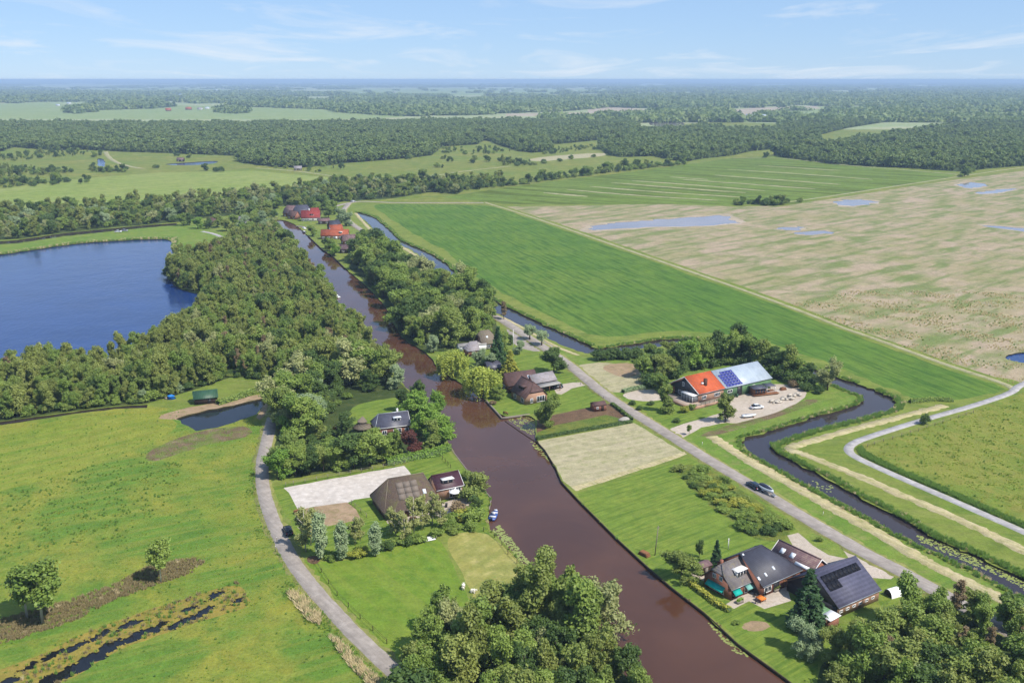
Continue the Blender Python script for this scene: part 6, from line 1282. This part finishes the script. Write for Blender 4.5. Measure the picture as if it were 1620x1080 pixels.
# ------------------------------------------------------------------ stuff: woods, reeds, rough grass
rg = np.random.default_rng(77)
KD = ['wood','round','tall','dark','pale','silver','bush','darkbush','brownwood']; near_coll = stuff_sources('near_plants', joined(KD)); cnt = [len(TYPES[k]) for k in KD]; base = np.concatenate(([0], np.cumsum(cnt)[:-1]))
def kinds_idx(n, wts):
    p = np.array([wts.get(k, 0) for k in KD], float); k = rg.choice(len(KD), n, p=p/p.sum()); return base[k]+(rg.random(n)*np.array(cnt)[k]).astype(int), np.array(['bush' in KD[j] for j in range(len(KD))])[k]
def wood_stuff(name, label, pts, wts, h0, h1, w0=.9, w1=1.3):
    n = len(pts); idx, isb = kinds_idx(n, wts); h = rg.uniform(h0, h1, n)/10*np.where(isb, .6, 1)*np.clip(1+.16*patch(pts, 22, 36), .7, 1.35); wd = h*rg.uniform(w0, w1, n)
    return stuff(name, label, pts, rg.random(n)*6.28, np.column_stack((wd, wd, h)), idx, near_coll)
wood_stuff('wood', 'farther part of the dense olive-green wood between lake and canal', wood_far, dict(wood=8, round=.6, pale=.4, tall=.6, dark=.3, brownwood=.5), 6.5, 11.5, .75, 1.05)
wood_stuff('tree_belt', 'farther trees of the dense belt between canal and lane', C3_far, dict(round=4, tall=4, dark=3, pale=.8), 10, 15)
wood_stuff('undergrowth', 'low bushes along the lower edge of the lakeside wood', np.vstack((rand_in(PP([(0,664),(100,650),(233,636),(300,616),(363,597),(420,600),(420,590),(350,590),(290,608),(225,628),(100,640),(0,655)]), 90, rg), rand_in(PP([(430,365),(470,400),(530,475),(600,560),(620,590),(612,590),(590,560),(520,475),(460,400),(425,368)]), 120, rg))), dict(bush=3, darkbush=2, silver=.4), 3, 6)
belt_w = dict(wood=4, round=2, dark=1.5, pale=1, bush=2, darkbush=1, silver=.5)
p = outside_all(jitter_grid(PP(BELT), 7.5, rg), [canal_poly]); p = p[rg.random(len(p)) < .85]
wood_stuff('tree_belt', 'mixed belt of trees and scrub between the lake and the far meadows', p, belt_w, 5.5, 11)
row = resample(PP([(735,300),(807,293),(893,282),(957,273),(1027,265),(1080,260)]), 6); p = np.array(row)+rg.normal(size=(len(row), 2))*3; p = np.vstack((p, np.array(row)+rg.normal(size=(len(row), 2))*5)); p = p[rg.random(len(p)) < .8]
wood_stuff('tree_row', 'row of bushes and trees along the top of the striped field', p, dict(round=3, dark=2, bush=4, darkbush=2), 6, 12)
sc_pts = np.array([P(a, b) for a, b in [(622,246),(645,252),(650,250),(680,242),(700,252),(710,256),(820,262),(810,258),(830,260),(838,262),(795,255),(748,258),(773,256),(860,258),(885,256),(940,249),(905,252),(0,278),(30,275),(50,274),(70,273),(90,272),(20,270),(10,287),(30,293),(60,290),(85,289),(110,288),(135,286),(5,292),(45,290),(100,286),(150,268),(170,271),(185,270),(197,272),(160,272),(148,249),(158,246),(325,270),(342,272),(300,250),(282,247),(435,264),(450,266),(490,270),(500,272),(1165,323),(1175,324),(1185,323),(1200,324),(1212,324),(1225,323),(1238,322),(1245,321),(1195,323),(1218,322),(1232,324),(1520,280),(1530,277),(1540,272),(1210,250),(700,266),(1010,262),(250,266)]])
wood_stuff('scrub', 'scattered bushes and small trees on the far meadows', np.vstack((sc_pts, sc_pts+rg.normal(size=sc_pts.shape)*4)), dict(round=2, dark=3, bush=3, darkbush=3), 6, 10)
for L, dd in (([(-300,283),(0,266),(60,268),(95,270),(118,273),(90,277),(30,279),(-300,292)], 9), ([(-300,300),(0,284),(60,286),(145,286),(140,291),(60,294),(0,298),(-300,315)], 9), ([(140,268),(200,270),(198,274),(145,273)], 8), ([(0,248),(60,240),(140,240),(135,246),(50,252),(0,258)], 12), ([(690,236),(770,232),(810,240),(760,246),(700,244)], 14), ([(790,262),(838,262),(838,256),(790,254)], 10), ([(0,343),(130,330),(230,326),(220,336),(100,346),(0,352)], 10), ([(430,262),(560,262),(545,270),(440,268)], 16), ([(840,240),(950,230),(950,236),(860,246)], 14)):
    p = jitter_grid(PP(L), dd, rg); p = p[rg.random(len(p)) < .7]; wood_stuff('scrub_belt', 'belt of bushes and low trees on the far meadows at %s' % ('left' if L[0][0] < 300 else 'the wood edge'), p, dict(wood=3, round=1, dark=2, bush=3, darkbush=3), 4, 9)
p = rand_in(PP([(440,690),(436,650),(470,612),(540,590),(600,596),(560,622),(528,650),(520,700),(560,690),(548,728),(450,745)]), 90, rg)
wood_stuff('undergrowth', 'shrubs under the left bank garden trees', p, dict(bush=4, darkbush=3, silver=.5, pale=.4), 3.5, 7)
# far woods
FD = ['farwood','fargreen']; far_coll = stuff_sources('far_plants', joined(FD)); nF = sum(len(TYPES[k]) for k in FD)
def far_stuff(name, label, pts, h0, h1):
    pv = patch(pts, 70, 5)+.6*patch(pts, 25, 6); pts = pts[(pv > -1.6) | (rg.random(len(pts)) < .35)]; pv = patch(pts, 70, 5)
    n = len(pts); h = rg.uniform(h0, h1, n)/10*np.clip(1+.2*pv, .6, 1.45); wd = h*rg.uniform(1.05, 1.6, n); return stuff(name, label, pts, rg.random(n)*6.28, np.column_stack((wd, wd, h)), rg.integers(0, nF, n), far_coll)
FAR_HOLES = [PP(L) for n_, m_, L, s_ in WATER if n_ == 'far_lake']
for nm, L, s_ in (('large', WOOD_A, 8.5), ('middle', WOOD_B, 8.5), ('right', WOOD_C, 8.5)):
    p = outside_all(jitter_grid(PP(L), s_, rg), FAR_HOLES); far_stuff('far_wood', {'large': 'large dense far wood stretching across the left and middle', 'middle': 'far wood in the middle behind the striped field', 'right': 'dense far wood at right behind the reed land'}[nm], p, 7, 13)
# distant tree belts of the plain: clumps of crowns
def belt_mesh(name, rng, n=130):
    cl = [(np.array([rng.uniform(-24, 24), rng.uniform(-9, 9), rng.uniform(3.5, 8)]), np.array([6, 6, 5.0])*rng.uniform(.7, 1.2), 1) for _ in range(12)]
    V, t = leaf_cloud(cl, n, 6.0, rng); V[:,2] = np.maximum(V[:,2], 0); return mesh_np(name, V, np.arange(len(V)), np.full(n, 4), [LM['leaf_far']], None, t)
belt_coll = stuff_sources('belt_plants', [belt_mesh('belt_%d' % i, np.random.default_rng(900+i)) for i in range(4)])
bp = []; br = []
def add_belt(x0, y0, x1, y1, gap=30, rows=1):
    L = math.hypot(x1-x0, y1-y0); n = max(1, int(L/gap)); a = math.atan2(y1-y0, x1-x0)
    for r_i in range(rows):
        for i in range(n):
            t = (i+rg.random())/n; bp.append((x0+(x1-x0)*t-math.sin(a)*r_i*16+rg.normal()*4, y0+(y1-y0)*t+math.cos(a)*r_i*16+rg.normal()*4)); br.append(a+rg.normal()*.2)
far_fields = [np.array(PP(L)) for n_, m_, L, s_ in REG if n_ in ('far_field', 'tan_field') and L]
lo_d = math.log(2300); hi_d = math.log(30000)
for i in range(1500):
    D_ = math.exp(rg.uniform(lo_d, hi_d)); X_ = D_*rg.uniform(-.75, .75); right = X_/D_ > .02
    if rg.random() > (.9 if right else .5) or (not right and D_ < 4600): continue
    L_ = rg.uniform(80, 420)*(1+D_/9000); a = rg.normal()*.22+(0.15 if right else -.05)+(1.4 if rg.random() < .12 else 0)
    add_belt(X_, D_, X_+L_*math.cos(a), D_+L_*math.sin(a), 30+D_/400, int(rg.integers(1, 3))+(1 if right and D_ > 3500 else 0))
n_rand = len(bp)
# traced woods of the middle distance
for L, d_ in (([(520,176),(640,172),(760,172),(770,182),(640,184),(560,180)], 34), ([(770,166),(900,160),(1100,158),(1180,164),(1060,172),(960,170),(900,176),(780,180)], 34), ([(1360,190),(1380,180),(1440,178),(1450,187),(1400,190)], 26), ([(1100,186),(1150,184),(1170,190),(1110,192)], 24), ([(540,164),(640,158),(780,160),(760,166),(640,168)], 40), ([(1330,164),(1500,168),(1640,160),(1640,150),(1400,150),(1200,150),(1150,156)], 60), ([(150,168),(240,160),(270,168),(240,172),(165,174)], 34), ([(1470,180),(1620,172),(1620,176),(1500,184)], 34), ([(110,177),(130,172),(146,171),(145,177),(120,180)], 22), ([(345,178),(360,174),(384,175),(380,180)], 22), ([(0,162),(40,158),(80,156),(75,160),(20,164)], 30), ([(155,172),(220,169),(225,171),(160,175)], 40), ([(0,156),(160,152),(240,157),(160,161),(0,160)], 46), ([(270,160),(360,156),(470,158),(520,164),(420,163),(300,164)], 46), ([(0,145),(250,147),(420,146),(540,148),(420,150),(200,151),(0,149)], 90), ([(360,168),(450,160),(540,168),(640,172),(600,178),(480,172)], 34)):
    q = jitter_grid(PP(L), d_, rg)
    for x, y in q: bp.append((x, y)); br.append(rg.random()*6.28)
bp = np.array(bp); keep = np.ones(len(bp), bool)
for q in far_fields: keep &= ~(inside(q, bp) & (rg.random(len(bp)) < .9) & (np.arange(len(bp)) < n_rand))
bp = bp[keep]; br = np.array(br)[keep]; n = len(bp); s_ = rg.uniform(.75, 1.25, n)*(1+bp[:,1]/26000)
stuff('distant_trees', 'tree belts and woods fading into the haze of the far plain', bp, br, np.column_stack((s_, s_, s_*rg.uniform(.8, 1.2, n))), rg.integers(0, 4, n), belt_coll)
for k, (px_, py_) in enumerate([(165,172),(180,173),(190,173),(202,172),(212,172),(220,170),(160,165),(165,160),(195,166)]):
    tp('fargreen', px_, py_, 16, 'round tree in the row on the far green field at left', 1.2, 'far field trees') if 'fargreen' in TNAME else None
# rough grass, reeds, lilies
tc_ = [tuft_mesh('tuft_%d' % i, m_, b_, h_, s2, w_, np.random.default_rng(50+i)) for i, (m_, b_, h_, s2, w_) in enumerate([('grass_blade',26,.42,.42,.09),('grass_rough',26,.45,.45,.09),('reed_blade',26,1.0,.40,.11),('dry_reed',24,1.15,.38,.10),('scrub_leaf',26,.8,.5,.14)])]
tuft_coll = stuff_sources('tufts', tc_)
def tufts(name, label, poly, n, wts, s0, s1, avoid=(), world=False, clump_=0.0):
    q = poly if world else PP(poly); p = rand_in(q, n, rg)
    if clump_: p = p[patch(p, clump_, n) > .35+.5*rg.normal(size=len(p))]
    p = outside_all(p, avoid); m = len(p)
    ww = np.array(wts, float); stuff(name, label, p, rg.random(m)*6.28, rg.uniform(s0, s1, m), rg.choice(5, m, p=ww/ww.sum()), tuft_coll)
marsh = PP([(375,920),(392,940),(399,958),(326,980),(261,1000),(175,1032),(110,1078),(0,1100),(-60,1110),(41,1047),(122,1006),(204,974),(285,949)])
LM_POLY = [(-60,700),(0,672),(240,645),(410,665),(405,735),(405,780),(436,866),(466,916),(512,968),(556,1018),(636,1095),(600,1110),(-60,1110)]
tufts('rough_grass', 'rough grass tufts covering the left marsh meadow', LM_POLY, 4500, [6,1,.8,0.0,0], .3, .5, [marsh]+[PP(w_[2]) for w_ in WATER if w_[0] == 'pond'])
tufts('tussocks', 'dark tussocks dotted over the middle of the left meadow', [(-60,800),(150,735),(290,728),(270,790),(200,850),(100,860),(-60,905)], 2600, [1,3,3,0,0], .35, .7, clump_=4)
tufts('edge_sedge', 'taller green sedge along the ditch left of the lane', [(395,735),(404,735),(404,780),(436,866),(466,916),(512,968),(556,1018),(636,1095),(590,1095),(520,1030),(440,930),(405,850),(388,780)], 2000, [5,1,2,0,0], .3, .6, clump_=6)
tufts('scrub_growth', 'brown scrub growth in the wet strip of the left meadow', [(330,884),(300,908),(250,924),(180,950),(120,980),(40,1008),(-60,1040),(-60,1000),(0,980),(100,952),(180,925),(228,898),(290,884)], 1500, [.3,.8,0,.05,4], .4, .9)
tufts('marsh_growth', 'sedge growing in the marsh pool of the left meadow', [(375,920),(392,940),(399,958),(326,980),(261,1000),(175,1032),(110,1078),(30,1095),(41,1047),(122,1006),(204,974),(285,949)], 520, [1,3,2,.1,2.0], .4, .9, [PP(w_[2]) for w_ in MARSH])
tufts('dry_reeds', 'pale dry reeds in the ditch beside the left lane', [(455,938),(470,940),(508,975),(505,988),(490,982)], 170, [0,0,.8,5,0], .6, 1.3)
tufts('dry_reeds', 'pale dry reed strip lower down along the left lane', [(520,1005),(530,1008),(600,1075),(640,1110),(600,1100),(560,1060)], 260, [0,0,1.2,5,0], .5, 1.1)
tufts('meadow_grass', 'rough grass of the meadow right of the grey path', [(1368,706),(1440,684),(1540,652),(1600,632),(1660,625),(1660,846),(1563,805),(1500,777),(1437,750),(1390,730)], 7000, [4,3,.5,0.0,.0], .3, .65, clump_=5)
def bank_reeds(name, label, L, width, n, wts, s0, s1, sgn=1, off=.3):
    W = resample(PP(L), 1.0); k = rg.integers(0, len(W)-1, n); p = np.array([(W[i][0], W[i][1]) for i in k]); nv = np.array([offset_pts(W, i) for i in k]); d = off+width*rg.random(n)**1.3
    p = p+nv*(sgn*d).reshape(-1, 1)+rg.normal(size=(n, 2))*.3; p = outside_all(p, [canal_poly, ring_poly]); m = len(p); ww = np.array(wts, float)
    stuff(name, label, p, rg.random(m)*6.28, rg.uniform(s0, s1, m), rg.choice(5, m, p=ww/ww.sum()), tuft_coll)
RR = RING_R[26:]; RL = RING_L[1:28]
bank_reeds('bank_reeds', 'dark green reeds along the outer bank of the ring canal', RR, 1.8, 3000, [.8,.8,5,.2,0], .45, 1.05, 1)
bank_reeds('bank_reeds', 'reeds along the inner bank of the ring canal', RL, 1.3, 2000, [1,1,4,.3,0], .4, .9, 1)
bank_reeds('bank_reeds', 'reeds along the crop field side of the ring canal', RING_R[:26], 1.6, 3000, [1,.5,4,.2,0], .45, .95, 1)
bank_reeds('bank_reeds', 'rough growth along the right canal bank', CANAL_R[16:], .9, 1100, [1,1.5,2,.5,1.0], .4, .9, -1, .35)
bank_reeds('bank_reeds', 'rough growth along the left canal bank', CANAL_L[4:14], .9, 700, [1,1,3,.3,.3], .4, .9, -1, .2)
tufts('path_reeds', 'dark green growth along the inner edge of the grey path', [(1362,706),(1356,712),(1364,722),(1395,737),(1440,757),(1500,782),(1565,811),(1660,852),(1660,845),(1565,804),(1500,775),(1440,750),(1398,731),(1372,717)], 1500, [1,.5,5,0,0], .5, 1.0)
tufts('reed_land', 'mixed pale reeds over the near part of the reed land', [(1250,482),(1374,529),(1437,551),(1500,574),(1576,598),(1640,618),(1700,600),(1700,470),(1500,460),(1350,460)], 9000, [.6,1.0,1.0,5,.0], .35, .75, [PP(w_[2]) for w_ in WATER if w_[0] in ('puddle','pond')], clump_=16)
bank_reeds('bank_reeds', 'reed fringe along the far shore of the lake', LAKE[2:14], 2.5, 1500, [1,1,4,1.5,0], .7, 1.3, 1, .2)
def lilies(name, label, poly, n, seed):
    rng = np.random.default_rng(seed); p = rand_in(PP(poly, -.45), n, rng); V = []; F = []
    for x, y in p:
        r = rng.uniform(.14, .34); o = len(V); a = rng.random()*6.28
        V += [(x+math.cos(a+k*.95)*r, y+math.sin(a+k*.95)*r, -.435+.01*rng.random()) for k in range(6)]; F.append(tuple(range(o, o+6)))
    tag(ob(name, mesh_py(name, V, F, M['lily'])), label, None, None, 'stuff')
lilies('lily_pads', 'floating lily pads along the left bank below the blue boat', [(778,838),(790,830),(812,855),(845,898),(848,912),(828,900),(800,866)], 420, 1)
lilies('lily_pads', 'lily pads in the inlet below the brick villa lawn', [(803,663),(838,657),(848,664),(846,690),(825,680)], 260, 2)
lilies('lily_pads', 'lily pads along the right bank of the mown plot', [(846,697),(838,698),(858,722),(870,730),(862,714)], 70, 3)
lilies('lily_pads', 'loose lily pads near the bottom of the brown canal', [(1120,985),(1135,985),(1185,1040),(1160,1030)], 110, 4)
lilies('lily_pads', 'lily pads along the near ring canal', [(1450,845),(1500,862),(1560,890),(1640,930),(1640,945),(1590,915),(1540,893),(1490,872),(1455,856)], 420, 5)
lilies('lily_pads', 'few lily pads in the ring canal bend', [(1285,760),(1320,768),(1315,780),(1290,775)], 30, 6)
# ------------------------------------------------------------------ haze over the plain
m = MB(); m.box(-61000, 61000, -1600, 90500, -2.0, 104.0)
hz = m.build('haze', None); hz.data.materials.clear()
t = NT('haze_air'); v = t.n('ShaderNodeVolumePrincipled'); v.inputs['Color'].default_value = (0.52, 0.71, 0.97, 1); v.inputs['Density'].default_value = 1.1e-4; v.inputs['Anisotropy'].default_value = 0.0
t.l(v.outputs[0], t.out.inputs['Volume']); hz.data.materials.append(t.m); tag(hz, 'thin blue haze lying over the whole plain', None, None, 'stuff')
